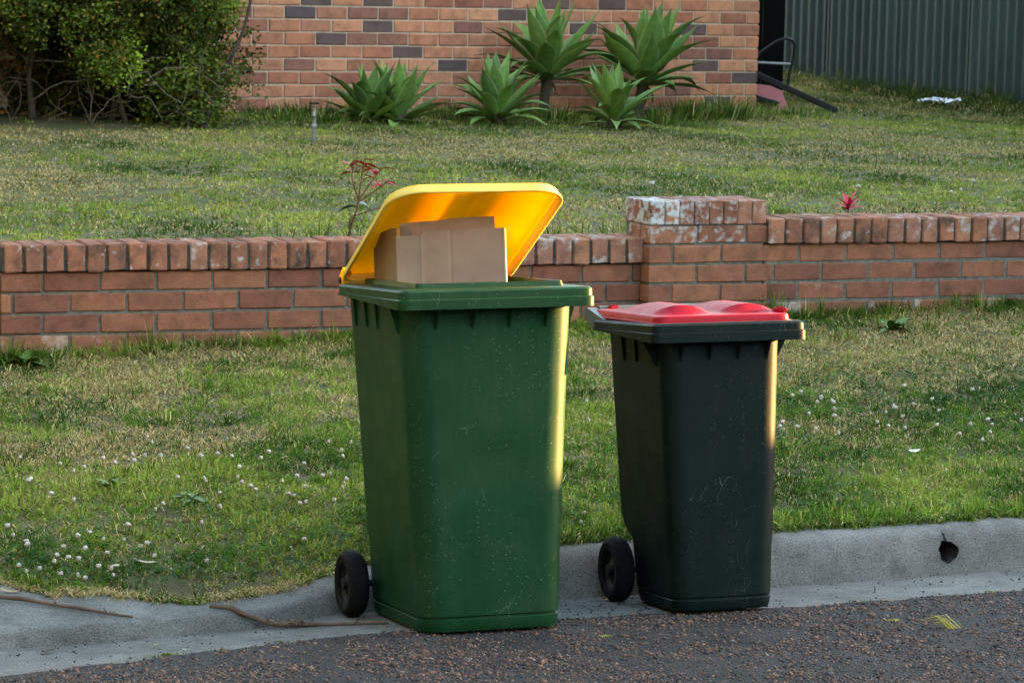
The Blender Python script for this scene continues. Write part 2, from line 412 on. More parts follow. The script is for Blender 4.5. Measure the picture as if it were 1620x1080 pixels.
# pier
core('pier_core', UP0 + .007, UP1 - .007, FR + .007, FR + .262, .18, .925, MT['mortar'])
for r_ in range(7):
    zc = .789 - r_ * .086
    full = r_ % 2 == 0
    x = UP0
    seq = (.229, .229, .109) if full else (.109, .229, .229)
    for i, L in enumerate(seq):
        mt = 'brick_paint' if r_ == 0 and i < 2 else ('brick_stain' if r_ == 2 and i == 1 else 'brick_wall')
        put_brick(random.choice(ST if L > .2 else HD), x + L / 2, FR, zc, mt); x += L + .0095
    # left return
    put_brick(random.choice(ST if not full else HD), UP0, FR + (.12 if not full else .165), zc, 'brick_paint' if r_ == 0 else 'brick_wall', dy=0, rz=math.pi / 2).location.x = UP0 + .05
    if r_ < 2: put_brick(HD[1], UP1 - .05, FR + .165, zc, 'brick_wall', dy=0, rz=math.pi / 2)
PR = brick_set('pier_coping_brick', .0675, .27, .104, 4, .004, .0015)
for i in range(8):
    put_brick(PR[i % 4], UP0 + .0345 + i * .0712, FR - .004, .886, ['brick_paint_full', 'brick_paint_full', 'brick_paint', 'brick_paint', 'brick_paint', 'brick_paint', 'brick_cope_pale', 'brick_cope_pale'][i], dy=.135, name='coping_brick')
# right run
core('mortar_core', UP1 + .001, 9.4, FR + .007, FR + .105, .2, .742, MT['mortar'])
for r_ in range(5):
    zc = .703 - r_ * .086
    off = 6.958 if r_ % 2 else 6.958 - .115
    k = -3
    while True:
        x0 = off + k * .24; x1 = x0 + .23; k += 1
        if x0 > 9.15: break
        mat = 'brick_stain' if (r_ == 3 and random.random() < .85) or random.random() < .06 else 'brick_wall'
        if x0 < UP1 + .012:
            if x1 - UP1 > .02: put_brick(ST[3], (x1 + UP1 + .004) / 2, FR + .004, zc, mat).scale.x = (x1 - UP1 - .004) / .229
            continue
        put_brick(random.choice(ST), (x0 + x1) / 2, FR + .004, zc, mat)
core('coping_mortar', UP1 + .004, 9.4, FR - .010, FR + .20, .750, .846, MT['mortar_dark'])
x = UP1 + .008
while x < 9.2:
    put_brick(random.choice(RL), x + .04, FR - .022, .803 + random.uniform(-.002, .002), 'brick_cope_pale' if random.random() < .45 else 'brick_cope', dy=.116, name='coping_brick'); x += .0865

# ------------------------------------------------------------------ house wall
THH = 0.5949; VH = 21.8414 * math.cos(THH)
house = thing('brick_house', 'house wall of orange red bricks with scattered purple black bricks', 'house', (-math.sin(THH) * VH, math.cos(THH) * VH, 0), THH)
HC = 14.335; HL0 = 9.1
DARK = [(10.616, 1.642), (11.104, 1.648), (10.482, 1.574), (11.103, 1.472), (10.732, 1.402), (11.351, 1.305), (12.282, 1.629), (12.444, 1.687), (12.948, 1.685), (13.617, 1.546), (13.713, 1.547), (12.894, 1.531), (13.866, 1.278), (14.226, 1.188), (13.394, 0.945), (14.085, 1.02), (11.795, 1.22)]
core('mortar_core', HL0 - 4, HC - .008, .008, .30, .3, 1.98, MT['mortar_house'], house)
for k in range(-3, 10):
    zt = 1.635 - .086 * (k - 1); zc = zt - .043
    head = k % 2 == 1
    x1 = HC; first = True
    while x1 > HL0:
        L = .11 if (head and first) else .23
        x0 = x1 - L; xc = (x0 + x1) / 2; first = False
        dk = any(x0 < a < x1 and zt - .086 < b < zt for a, b in DARK)
        o = put_brick(random.choice(HD if L < .2 else ST), xc, 0, zc, 'brick_dark' if dk else 'brick_house', house)
        x1 = x0 - .010
    # side return of the corner, one brick deep
    o = put_brick(HD[k % 4] if not head else ST[k % 4], HC - .05, .16 if not head else .105 + .115, zc, 'brick_house', house, dy=0, rz=math.pi / 2)
m, nt, b = new_mat('far_brickwork')
bt = nd(nt, 'ShaderNodeTexBrick'); c = coords(nt, 'Object'); sx = nd(nt, 'ShaderNodeSeparateXYZ'); cx = nd(nt, 'ShaderNodeCombineXYZ')
nt.links.new(c, sx.inputs[0]); nt.links.new(sx.outputs[0], cx.inputs[0]); nt.links.new(sx.outputs[2], cx.inputs[1]); nt.links.new(cx.outputs[0], bt.inputs['Vector'])
bt.inputs['Color1'].default_value = (.44, .17, .10, 1); bt.inputs['Color2'].default_value = (.32, .12, .085, 1); bt.inputs['Mortar'].default_value = (.5, .37, .28, 1)
bt.inputs['Scale'].default_value = 1; bt.inputs['Brick Width'].default_value = .24; bt.inputs['Row Height'].default_value = .086; bt.inputs['Mortar Size'].default_value = .006
nt.links.new(bt.outputs[0], b.inputs['Base Color']); b.inputs['Roughness'].default_value = .9
core('upper_wall', HL0 - 4, HC, .002, 6.0, 1.985, 3.4, m, house)
core('lower_wall', HL0 - 4, HL0 - .01, .002, .29, .4, 1.98, m, house)
core('side_wall', HC - .29, HC - .002, .33, 6.0, .3, 1.98, m, house)
core('eave', HL0 - 4.3, HC + .4, -.45, 6.2, 3.405, 3.6, simple('eave_board', [(.3, (.35, .33, .3)), (.7, (.45, .42, .4))]), house)


# ------------------------------------------------------------------ corrugated fence and the added dark gate
MT['fence'] = simple('fence_paint', [(.3, (.032, .048, .045)), (.7, (.050, .072, .067))], 2.5, .6, 30, .1, .004, .2, stretch=(1, 1, .3))
FA, FB = Vector((2.30, 27.6, 0)), Vector((4.02, 25.0, 0))
fdir = (FB - FA).normalized(); flen = (FB - FA).length
fence = thing('corrugated_fence', 'tall dark green corrugated metal fence behind the lawn', 'fence', (FA.x, FA.y, 0), math.atan2(fdir.y, fdir.x))
def corr_sheet(x0, x1, pitch, z0, z1, yoff):
    xs = []; ys = []
    n = int(round((x1 - x0) / pitch))
    for i in range(n):
        b = x0 + i * pitch
        for fx, fy in ((.0, 0), (.10, -.026), (.34, -.026), (.46, 0)): xs.append(b + fx * pitch); ys.append(fy)
    xs.append(x1); ys.append(0)
    V = [(x, y + yoff, z) for z in (z0, z1) for x, y in zip(xs, ys)]; k = len(xs)
    return mesh_from('fence_sheet', V, [(i, i + 1, k + i + 1, k + i) for i in range(k - 1)])
for (a, b_, off) in ((-.6, .62, 0), (.66, 1.50, -.012), (1.56, 2.40, 0), (2.44, 3.28, -.012), (3.32, 4.4, 0)):
    o = link('fence_sheet', corr_sheet(a, b_, .1045, .4, 2.75, off), MT['fence'], fence)
    sm = o.modifiers.new('t', 'SOLIDIFY'); sm.thickness = .0015
for x in (.64, 1.53, 2.42, 3.30):
    link('fence_post', bm_mesh('fence_post', box_bm(.022, .05, 2.5, .002, 0, (x, -.012, 1.5))), MT['fence'], fence)
link('rail', bm_mesh('rail', box_bm(5.2, .05, .05, .004, 0, (1.9, .035, 2.76))), MT['fence'], fence)
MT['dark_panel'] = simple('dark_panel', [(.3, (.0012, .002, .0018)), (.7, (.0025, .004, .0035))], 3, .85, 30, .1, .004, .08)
infill = thing('gap_infill', 'added near-black gate panel between house corner and green fence', 'infill', (1.62, 25.3, 0), .15)  # added panel, near-black to stand in for the dark gap at the corner
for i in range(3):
    link('board', bm_mesh('board', box_bm(.175, .03, 2.3, .004, 0, (.05 + i * .18, 0, 1.95))), MT['dark_panel'], infill)
link('rail', bm_mesh('rail', box_bm(.53, .03, .09, .004, 0, (.23, .035, 1.3))), MT['dark_panel'], infill)

# ------------------------------------------------------------------ wheelie bins
def plastic(name, col, col2, rough, speck=.5, transl=0, dirt=(.16, .15, .12), bstr=.12, dust=.30, spec=.2):
    m, nt, b = new_mat(name)
    c = coords(nt, 'Object'); cs = coords(nt, 'Object', (1, 1, .12))
    base = ramp(nt, noise(nt, c, 5, 5), [(.3, col), (.7, col2)]).outputs[0]
    st = ramp(nt, noise(nt, cs, 45, 6, .7), [(.5, (0, 0, 0)), (.85, (.22 * dust, .22 * dust, .22 * dust))]).outputs[0]
    base = mix(nt, st, base, dirt)
    sm = ramp(nt, noise(nt, c, 7, 6, .7), [(.5, (0, 0, 0)), (.8, (.18 * dust, .18 * dust, .18 * dust))]).outputs[0]
    base = mix(nt, sm, base, dirt)
    vo = nd(nt, 'ShaderNodeTexVoronoi'); vo.inputs['Scale'].default_value = 95; nt.links.new(c, vo.inputs['Vector'])
    sp = ramp(nt, vo.outputs['Distance'], [(.055, (speck, speck, speck)), (.10, (0, 0, 0))]).outputs[0]
    gate_ = ramp(nt, noise(nt, c, 6, 2), [(.44, (0, 0, 0)), (.56, (1, 1, 1))]).outputs[0]
    sp = mix(nt, 1.0, sp, gate_, 'MULTIPLY')
    base = mix(nt, sp, base, (.55, .55, .52))
    if speck:
        wob = noise(nt, c, 3, 3); cw = nd(nt, 'ShaderNodeVectorMath', operation='MULTIPLY_ADD'); cw.inputs[1].default_value = (.25, .25, .25)
        nt.links.new(wob, cw.inputs[0]); nt.links.new(coords(nt, 'Object', (1, 1, .35)), cw.inputs[2])
        ve = nd(nt, 'ShaderNodeTexVoronoi'); ve.feature = 'DISTANCE_TO_EDGE'; ve.inputs['Scale'].default_value = 21; nt.links.new(cw.outputs[0], ve.inputs['Vector'])
        sc = ramp(nt, ve.outputs['Distance'], [(.006, (.2, .2, .2)), (.016, (0, 0, 0))]).outputs[0]
        g2 = ramp(nt, noise(nt, c, 11, 3), [(.58, (0, 0, 0)), (.70, (1, 1, 1))]).outputs[0]
        base = mix(nt, mix(nt, 1.0, sc, g2, 'MULTIPLY'), base, (.30, .33, .28))
    nt.links.new(base, b.inputs['Base Color'])
    rr = ramp(nt, noise(nt, c, 9, 5), [(.3, (rough - .08,) * 3), (.7, (rough + .10,) * 3)]); nt.links.new(rr.outputs[0], b.inputs['Roughness'])
    b.inputs['Specular IOR Level'].default_value = spec
    bump(nt, b, noise(nt, c, 210, 4, .6), bstr, .002)
    if transl:
        tr = nd(nt, 'ShaderNodeBsdfTranslucent'); nt.links.new(base, tr.inputs['Color'])
        ms = nd(nt, 'ShaderNodeMixShader'); ms.inputs[0].default_value = transl
        nt.links.new(b.outputs[0], ms.inputs[1]); nt.links.new(tr.outputs[0], ms.inputs[2]); nt.links.new(ms.outputs[0], nt.nodes['Material Output'].inputs['Surface'])
    return m
MT['green'] = plastic('green_plastic', (.0030, .032, .0105), (.0050, .041, .0155), .42, .8, dust=.34, spec=.15)
MT['darkgreen'] = plastic('dark_green_plastic', (.0010, .0062, .0056), (.0018, .0085, .0076), .48, .35, dust=.12, spec=.13)
MT['yellow'] = plastic('yellow_plastic', (.84, .50, .020), (.88, .57, .034), .45, .0, .42, (.30, .17, .03), .1, .8)
MT['yellow_lip'] = plastic('faded_yellow_plastic', (.74, .50, .09), (.80, .58, .15), .5, .0, .1, (.5, .4, .2), .1, .4)
MT['red'] = plastic('red_plastic', (.27, .002, .012), (.32, .004, .018), .40, .0, .12, (.5, .1, .1), .06, .2, spec=.16)
MT['rubber'] = simple('rubber', [(.3, (.003, .003, .004)), (.7, (.007, .007, .008))], 30, .85, 90, .2, .002, .12)
MT['hub'] = simple('hub_plastic', [(.3, (.003, .0035, .0045)), (.7, (.006, .0065, .008))], 20, .6, 90, .1, .002, .2)
MT['greyplastic'] = plastic('grey_green_plastic', (.055, .072, .078), (.075, .095, .10), .45, .2)

def rrect(hw, y0, y1, rf, rb, n=6):
    pts = []
    for cx, cy, r_, a0 in ((hw - rf, y0 + rf, rf, -90), (hw - rb, y1 - rb, rb, 0), (-hw + rb, y1 - rb, rb, 90), (-hw + rf, y0 + rf, rf, 180)):
        fl = .010
        a = R(a0); tx_, ty_ = -math.sin(a), math.cos(a); pts.append((cx + r_ * math.cos(a) - tx_ * fl, cy + r_ * math.sin(a) - ty_ * fl))
        for i in range(n + 1):
            a = R(a0 + 90 * i / n); pts.append((cx + r_ * math.cos(a), cy + r_ * math.sin(a)))
        tx_, ty_ = -math.sin(a), math.cos(a); pts.append((cx + r_ * math.cos(a) + tx_ * fl, cy + r_ * math.sin(a) + ty_ * fl))
    return pts
def loft(name, rings, closed_profile=False, cap0=False, cap1=False, smooth=35):
    V = [v for r_ in rings for v in r_]; n = len(rings[0]); F = []
    K = len(rings)
    for i in range(K if closed_profile else K - 1):
        a, b_ = i * n, ((i + 1) % K) * n
        for j in range(n): F.append((a + j, a + (j + 1) % n, b_ + (j + 1) % n, b_ + j))
    if cap0: F.append(tuple(range(n))[::-1])
    if cap1: F.append(tuple((K - 1) * n + j for j in range(n)))
    bm = bmesh.new(); bv = [bm.verts.new(v) for v in V]
    for f_ in F:
        try: bm.faces.new([bv[i] for i in f_])
        except ValueError: pass
    return bm_mesh(name, bm, smooth)
def lid_mesh(name, w, d, rc_front, rc_back, skirt, dome, crown, nx=44, ny=44):
    ys = []
    for j in range(ny + 1):
        t = j / ny; ys.append(.5 - .5 * math.cos(math.pi * t))
    V = []; F = []
    def hw(t):
        y = t * d; h = w / 2
        if y < rc_back: h -= rc_back - math.sqrt(max(0, rc_back ** 2 - (rc_back - y) ** 2))
        if d - y < rc_front: q = rc_front - (d - y); h -= rc_front - math.sqrt(max(0, rc_front ** 2 - q * q))
        return h
    def height(x, t):
        s = x / (w / 2); h = crown * (1 - s * s) * math.sin(math.pi * min(1, max(0, t))) ** .5
        for cx in (-.25 * w, .25 * w):
            q = 1 - ((x - cx) / (.215 * w)) ** 2
            if q > 0:
                pr = min(1, max(0, (t - .08) / .42)); pr = pr * pr * (3 - 2 * pr)
                end = min(1, max(0, (.90 - t) / .05)); end = end * end * (3 - 2 * end)
                h += dome * (q ** .85) * pr * end
        return h
    for t in ys:
        h_ = hw(t)
        for i in range(nx + 1):
            x = (2 * i / nx - 1) * h_; V.append((x, -t * d, height(x, t)))
    k = nx + 1
    for j in range(ny):
        for i in range(nx): F.append((j * k + i, (j + 1) * k + i, (j + 1) * k + i + 1, j * k + i + 1))
    # perimeter skirt
    per = [i for i in range(k)] + [j * k + nx for j in range(1, ny + 1)] + [ny * k + i for i in range(nx - 1, -1, -1)] + [j * k for j in range(ny - 1, 0, -1)]
    rings = []
    for (o, dz) in ((.004, -.004), (.006, -skirt), (.012, -skirt - .002), (.012, -skirt - .008)):
        rg = []
        for idx in per:
            x, y, z = V[idx]; sx_ = 1 + o / (w / 2); cy = -d / 2; sy = 1 + o / (d / 2)
            rg.append(len(V)); V.append((x * sx_, cy + (y - cy) * sy, dz))
        rings.append(rg)
    prev = per
    for rg in rings:
        n = len(per)
        for i in range(n): F.append((prev[i], prev[(i + 1) % n], rg[(i + 1) % n], rg[i]))
        prev = rg
    bm = bmesh.new(); bv = [bm.verts.new(v) for v in V]
    for f_ in F:
        try: bm.faces.new([bv[i] for i in f_])
        except ValueError: pass
    bmesh.ops.remove_doubles(bm, verts=bm.verts[:], dist=.0003)
    me = bm_mesh(name, bm, 38)
    for p_ in me.polygons: p_.material_index = 1 if max(me.vertices[i].co.z for i in p_.vertices) < -.0035 else 0
    return me
def prism(name, poly, axis_off, thick, mat, parent, frame):
    """poly in 2D (a,b) -> frame(a,b,t)"""
    V = [frame(a, b_, axis_off - thick / 2) for a, b_ in poly] + [frame(a, b_, axis_off + thick / 2) for a, b_ in poly]; n = len(poly)
    F = [tuple(range(n))[::-1], tuple(range(n, 2 * n))] + [(i, (i + 1) % n, n + (i + 1) % n, n + i) for i in range(n)]
    bm = bmesh.new(); bv = [bm.verts.new(v) for v in V]
    for f_ in F: bm.faces.new([bv[i] for i in f_])
    return link(name, bm_mesh(name, bm), mat, parent)
def tilt_matrix(X, Y, Z, phi, tx, ty):
    ax = Vector((1, 0, tx)).normalized(); ay = Vector((0, 1, ty)); ay = (ay - ax * ax.dot(ay)).normalized(); az = ax.cross(ay)
    Mx = Matrix((ax, ay, az)).transposed().to_4x4()
    return Matrix.Translation((X, Y, Z)) @ Matrix.Rotation(phi, 4, 'Z') @ Mx

def make_bin(label, mat4, H, W, D, body, mb, ml, lid_angle, lid_dims, handle_wide, mh, mlip):
    t = thing('wheelie_bin', label, 'wheelie bin', mat4=mat4, group='wheelie bins at the kerb')
    hw, hd = W / 2, D / 2
    # --- body: (z, halfwidth, front y, rear y, front radius, rear radius)
    outer = [[(x, y, z) for x, y in rrect(h_, y0, y1, rf, rb)] for z, h_, y0, y1, rf, rb in body]
    zt, ht, f0, r0, rf, rb = body[-1]
    inner = []
    for z in (zt, .35):
        k = (z - body[3][0]) / (zt - body[3][0]); h_ = body[3][1] + (ht - body[3][1]) * k
        y0 = body[3][2] + (f0 - body[3][2]) * k; y1 = body[5][3] + (r0 - body[5][3]) * k
        inner.append([(x, y, z) for x, y in rrect(h_ - .006, y0 + .006, y1 - .006, rf, rb)])
    link('body', loft('body', outer + inner, False, True, True, 30), mb, t)
    # --- rim
    def zlow(y):
        q = min(1, max(0, (y + hd) / (D * .62))); q = q * q * (3 - 2 * q)
        return H - .058 * (1 - q) - .034 * q
    prof = [(-.078, -.06), (-.078, .013), (-.071, .015), (-.068, .001), (-.006, -.002), (0, -.008), (.0005, -.028), (.0045, -.031), (.0045, None), (-.003, None), (-.004, -.016), (-.07, -.018)]
    rings = []
    for o, dz in prof:
        rg = []
        for (x, y) in rrect(hw + o, -hd - o, hd + o, max(.012, .022 + o * .3), max(.02, .05 + o * .5), 5):
            z = H + dz if dz is not None else zlow(y)
            if dz is not None and dz < -.02 and o > 0: z = max(z, zlow(y) + .006)
            rg.append((x, y, z))
        rings.append(rg)
    link('rim', loft('rim', rings, True, smooth=28), mb, t)
    # --- gussets under the rim
    gl = .075
    def side_frame(s): return lambda a, b_, c_: Vector((s * a, c_, b_))
    def front_frame(a, b_, c_): return Vector((c_, -a, b_))
    wb = ht - .012; fb = -f0 - .012
    for s in (-1, 1):
        for y in ((.12, .01) if handle_wide else (.235, .12, .01)):
            prism('gusset', [(wb, H - .03), (hw - .004, H - .03), (wb + .02, H - .05), (wb + .014, H - .05 - gl), (wb, H - .05 - gl)], y, .007, mb, t, side_frame(s))
        prism('gusset', [(wb - .012, H - .04), (hw - .002, H - .045), (hw - .008, H - .055), (wb + .012, H - .05 - gl * 1.1), (wb - .012, H - .05 - gl * 1.1)], f0 + .075, .007, mb, t, side_frame(s))
    for i in range(4):
        x = (-.165 + .11 * i) * (W / .58)
        prism('gusset', [(fb, H - .04), (hd - .004, H - .045), (hd - .02, H - .055), (fb + .006, H - .05 - gl), (fb, H - .05 - gl)], x, .006, mb, t, front_frame)
    # --- wheels and axle
    wr, ww = .101, .062
    xw = body[2][1] + (.052 if handle_wide else .072); yw = .160 if handle_wide else .222
    for s in (-1, 1):
        wh = lathe('wheel', [(.058, -ww / 2 + .008), (.064, -ww / 2 + .002), (.085, -ww / 2), (.096, -ww / 2 + .008), (wr, -ww / 2 + .018), (wr, ww / 2 - .018), (.096, ww / 2 - .008), (.085, ww / 2), (.064, ww / 2 - .002), (.058, ww / 2 - .008)], MT['rubber'], t, 36, 'X')
        wh.location = (s * xw, yw, wr - .008)
        hb = lathe('hub', [(.0, -.030), (.016, -.030), (.018, -.020), (.030, -.012), (.046, -.010), (.060, -.020), (.061, .02), (.0, .02)], MT['hub'], wh, 28, 'X')
        if s > 0: hb.rotation_euler = (0, 0, math.pi)
    tube('axle', [(-xw, yw, wr - .01), (xw, yw, wr - .01)], .011, MT['hub'], t, 10)
    # --- handle along the rear edge
    hy = hd + .052; hz = H + .026; hx = hw - .05
    tube('handle_bar', [(-hx, hy, hz), (hx, hy, hz)], .0125, mh, t, 12)
    for s in (-1, 1):
        if handle_wide:
            pl = [(hd - .11, H + .000), (hy - .01, H + .034), (hy + .016, H + .030), (hy + .018, H + .012), (hd + .004, H - .030), (hd - .11, H - .012)]
            prism('handle_arm', pl, s * (hx + .028), .030, mh, t, lambda a, b_, c_: Vector((c_, a, b_)))
        else:
            pl = [(hd - .03, H - .002), (hy - .012, H + .036), (hy + .014, H + .034), (hy + .016, H + .012), (hd + .01, H - .025), (hd - .03, H - .02)]
            prism('handle_arm', pl, s * (hx - .12), .022, mb, t, lambda a, b_, c_: Vector((c_, a, b_)))
    # --- lid
    lw, ld, rcf, rcb, sk, dome, crown = lid_dims
    lid = link('lid', lid_mesh('lid', lw, ld, rcf, rcb, sk, dome, crown), ml, t); lid.data.materials.append(mlip)
    lid.location = (0, hy - .026, H + (.029 if handle_wide else .030)); lid.rotation_euler = (-lid_angle, 0, 0)
    sm = lid.modifiers.new('thickness', 'SOLIDIFY'); sm.thickness = .0045; sm.offset = -1
    # hinge lugs and pins are parts of the lid
    for s in (-1, 1):
        pl = []
        for a in range(9):
            an = R(-150 + a * 240 / 8); pl.append((.026 + .021 * math.cos(an), -.014 + .021 * math.sin(an)))
        pl += [(-.014, .012), (-.03, -.012)]
        lx = s * (lw / 2 - .008) if not handle_wide else s * (lw / 2 - .06)
        lg = prism('hinge_lug', pl, lx, .022, ml, lid, lambda a, b_, c_: Vector((c_, a, b_)))
        pin = lathe('hinge_pin', [(.0, -.016), (.009, -.016), (.011, -.012), (.011, .012), (.009, .016), (0, .016)], MT['hub'], lid, 14, 'X'); pin.location = (lx, .026, -.014)
    # front lifting tab
    tabp = []
    V = []; F = []
    for i in range(9):
        s = i / 8 * 2 - 1
        for j in range(4):
            q = j / 3; V.append((lw * .465 + s * lw * .035 + q * .012, -ld + .07 - s * .02 - q * .010, .000 + q * .018 * (1 - .5 * s * s)))
    for i in range(8):
        for j in range(3): F.append((i * 4 + j, i * 4 + j + 1, (i + 1) * 4 + j + 1, (i + 1) * 4 + j))
    if handle_wide:
        tb = link('lift_tab', mesh_from('lift_tab', V, F, 60), ml, lid); s2 = tb.modifiers.new('thickness', 'SOLIDIFY'); s2.thickness = .004
    return t

zg1 = .02 * (-.118 * math.cos(.37) + 9.321 * math.sin(.37) - 3.1); zg2 = .02 * (.597 * math.cos(.37) + 9.576 * math.sin(.37) - 3.1)
M1 = tilt_matrix(-.118, 9.316, zg1 + .004, .335, .013, -.074)
M2 = tilt_matrix(.598, 9.600, zg2 + .000, .315, .014, -.089)
body1 = [(0, .212, -.262, .258, .066, .03), (.012, .216, -.267, .263, .068, .03), (.034, .218, -.268, .265, .068, .03), (.037, .213, -.263, .262, .066, .03), (.041, .213, -.263, .262, .066, .03), (.045, .219, -.268, .267, .068, .03),
         (.20, .225, -.269, .276, .068, .035), (.24, .227, -.269, .288, .068, .04), (.30, .230, -.269, .300, .068, .045), (.6, .244, -.270, .316, .066, .05), (.90, .260, -.270, .330, .064, .05), (.945, .262, -.272, .332, .064, .05), (.985, .263, -.272, .333, .064, .05)]
bin1 = make_bin('tall green wheelie bin with yellow lid propped open by cardboard', M1, 1.0, .59, .68, body1, MT['green'], MT['yellow'], R(26), (.525, .615, .095, .05, .024, .030, .016), False, MT['green'], MT['yellow_lip'])
body2 = [(0, .156, -.222, .12, .054, .03), (.012, .159, -.226, .125, .054, .03), (.030, .161, -.227, .13, .054, .03), (.033, .158, -.224, .13, .052, .03), (.037, .158, -.224, .13, .052, .03), (.041, .162, -.227, .135, .054, .03),
         (.19, .168, -.228, .16, .054, .035), (.225, .171, -.229, .225, .054, .04), (.27, .174, -.229, .255, .054, .045), (.55, .183, -.231, .268, .05, .045), (.78, .191, -.232, .276, .048, .045), (.82, .193, -.233, .278, .048, .045), (.855, .194, -.233, .278, .048, .045)]
bin2 = make_bin('smaller dark green wheelie bin with closed red lid', M2, .87, .488, .58, body2, MT['darkgreen'], MT['red'], R(-1.0), (.43, .55, .03, .03, .018, .027, .005), True, MT['greyplastic'], MT['red'])

# ------------------------------------------------------------------ cardboard box in the open bin
def card_mat(name, a, b_):
    m, nt, b = new_mat(name); c = coords(nt, 'Object')
    col = ramp(nt, noise(nt, c, 12, 6), [(.3, a), (.7, b_)]).outputs[0]
    wv = nd(nt, 'ShaderNodeTexWave'); wv.inputs['Scale'].default_value = 40; wv.bands_direction = 'X'; nt.links.new(c, wv.inputs['Vector'])
    col = mix(nt, .05, col, wv.outputs['Color'], 'MULTIPLY')
    nt.links.new(col, b.inputs['Base Color']); b.inputs['Roughness'].default_value = .85; b.inputs['Specular IOR Level'].default_value = .2
    bump(nt, b, noise(nt, c, 25, 4), .25, .004); return m
MT['card'] = card_mat('cardboard', (.245, .155, .116), (.295, .198, .152))
MT['card_edge'] = card_mat('cardboard_edge', (.40, .28, .19), (.5, .36, .25))
box = thing('cardboard_box', 'open brown cardboard box stuffed upright under the yellow lid', 'cardboard box', mat4=M1 @ Matrix.Translation((-.035, .085, .72)) @ Matrix.Rotation(R(-2.5), 4, 'Z') @ Matrix.Rotation(R(-1.2), 4, 'Y'))
def panel(name, pts_top, z0, fr, thick=.0045, sub=None):
    """panel outline: list of (a, ztop); fr maps (a,z,t)"""
    V = []; F = []
    for t_ in (0, thick):
        for a, zt_ in pts_top: V.append(fr(a, z0, t_)); V.append(fr(a, zt_, t_))
    k = len(pts_top) * 2
    for i in range(len(pts_top) - 1):
        F.append((2 * i, 2 * i + 2, 2 * i + 3, 2 * i + 1)); F.append((k + 2 * i + 1, k + 2 * i + 3, k + 2 * i + 2, k + 2 * i)); F.append((2 * i + 1, 2 * i + 3, k + 2 * i + 3, k + 2 * i + 1)); F.append((2 * i, k + 2 * i, k + 2 * i + 2, 2 * i + 2))
    F.append((0, 1, k + 1, k)); e_ = k - 2; F.append((e_, k + e_, k + e_ + 1, e_ + 1))
    return link(name, mesh_from(name, V, F), MT['card'], box)
bw, bd = .166, .135
def crease(a): return -.0016 * math.exp(-((a + .09) / .006) ** 2) + .0012 * math.exp(-((a) / .005) ** 2)
fa = [-bw, -bw + .03, -.105, -.096, -.090, -.084, -.075, -.03, -.008, 0, .008, .06, .12, bw]
panel('front_panel', [(a, .432 + (.010 if a > -.09 else -.002) + .010 * (a + bw)) for a in fa], 0, lambda a, z, t_: (a, -bd + crease(a) + t_ + .0006 * math.sin(a * 30), z))
panel('side_panel', [(-bd + .006, .456), (-.05, .452), (.05, .440), (bd, .430)], 0, lambda a, z, t_: (-bw + t_ + .004, a, z))
panel('side_panel', [(-bd + .006, .436), (.0, .436), (bd - .006, .430)], 0, lambda a, z, t_: (bw - t_ - .004, a, z))
panel('back_panel', [(-bw, .42), (0, .425), (bw, .42)], 0, lambda a, z, t_: (a, bd + t_ + .002, z))
panel('flap', [(-.140, .466), (-.08, .470), (-.02, .473), (.05, .477), (.115, .479), (.152, .478)], .34, lambda a, z, t_: (a, -bd + .045 + (z - .45) * .16 + t_ + .002 * math.sin(a * 55), z + .0008 * math.sin(a * 40)))
panel('flap', [(-.15, .458), (-.135, .460), (-.118, .446)], .36, lambda a, z, t_: (a + .004, -bd + .02 + t_ - (a + .15) * .5, z))
V, F = tube_data([(bw + .001, -bd + .004, 0), (bw + .001, -bd + .004, .442)], .0062, 8)
link('edge', mesh_from('edge', V, F), MT['card_edge'], box)

# ------------------------------------------------------------------ agave plants
def agave_mat():
    m, nt, b = new_mat('agave_leaf')
    tc = nd(nt, 'ShaderNodeTexCoord'); sp = nd(nt, 'ShaderNodeSeparateXYZ'); nt.links.new(tc.outputs['UV'], sp.inputs[0])
    c, rnd = coords(nt, 'Object', (1, 1, 1), True)
    tone = ramp(nt, rnd, [(0, (.10, .20, .055)), (.35, (.16, .285, .070)), (.7, (.070, .15, .055)), (1, (.20, .31, .065))])
    st = ramp(nt, noise(nt, c, 14, 4), [(.3, (.75, .75, .8)), (.7, (1.25, 1.2, 1.1))])
    col = mix(nt, 1, tone.outputs[0], st.outputs[0], 'MULTIPLY')
    ed = nd(nt, 'ShaderNodeMath', operation='SUBTRACT'); ed.inputs[1].default_value = .5; nt.links.new(sp.outputs[0], ed.inputs[0])
    ab = nd(nt, 'ShaderNodeMath', operation='ABSOLUTE'); nt.links.new(ed.outputs[0], ab.inputs[0])
    rm = ramp(nt, ab.outputs[0], [(.40, (0, 0, 0)), (.5, (.75, .75, .75))])
    col = mix(nt, rm.outputs[0], col, (.38, .42, .19))
    tip = ramp(nt, sp.outputs[1], [(.93, (0, 0, 0)), (1, (1, 1, 1))]); col = mix(nt, tip.outputs[0], col, (.10, .06, .03))
    nt.links.new(col, b.inputs['Base Color']); b.inputs['Roughness'].default_value = .5; b.inputs['Specular IOR Level'].default_value = .2
    return m
MT['agave'] = agave_mat()
MT['dry_leaf'] = simple('dry_leaf', [(.3, (.12, .07, .03)), (.7, (.28, .19, .09))], 18, .9, 60, .3, rnd=True)
MT['bark'] = simple('bark', [(.3, (.035, .025, .018)), (.7, (.10, .075, .055))], 30, .95, 70, .8, .01)
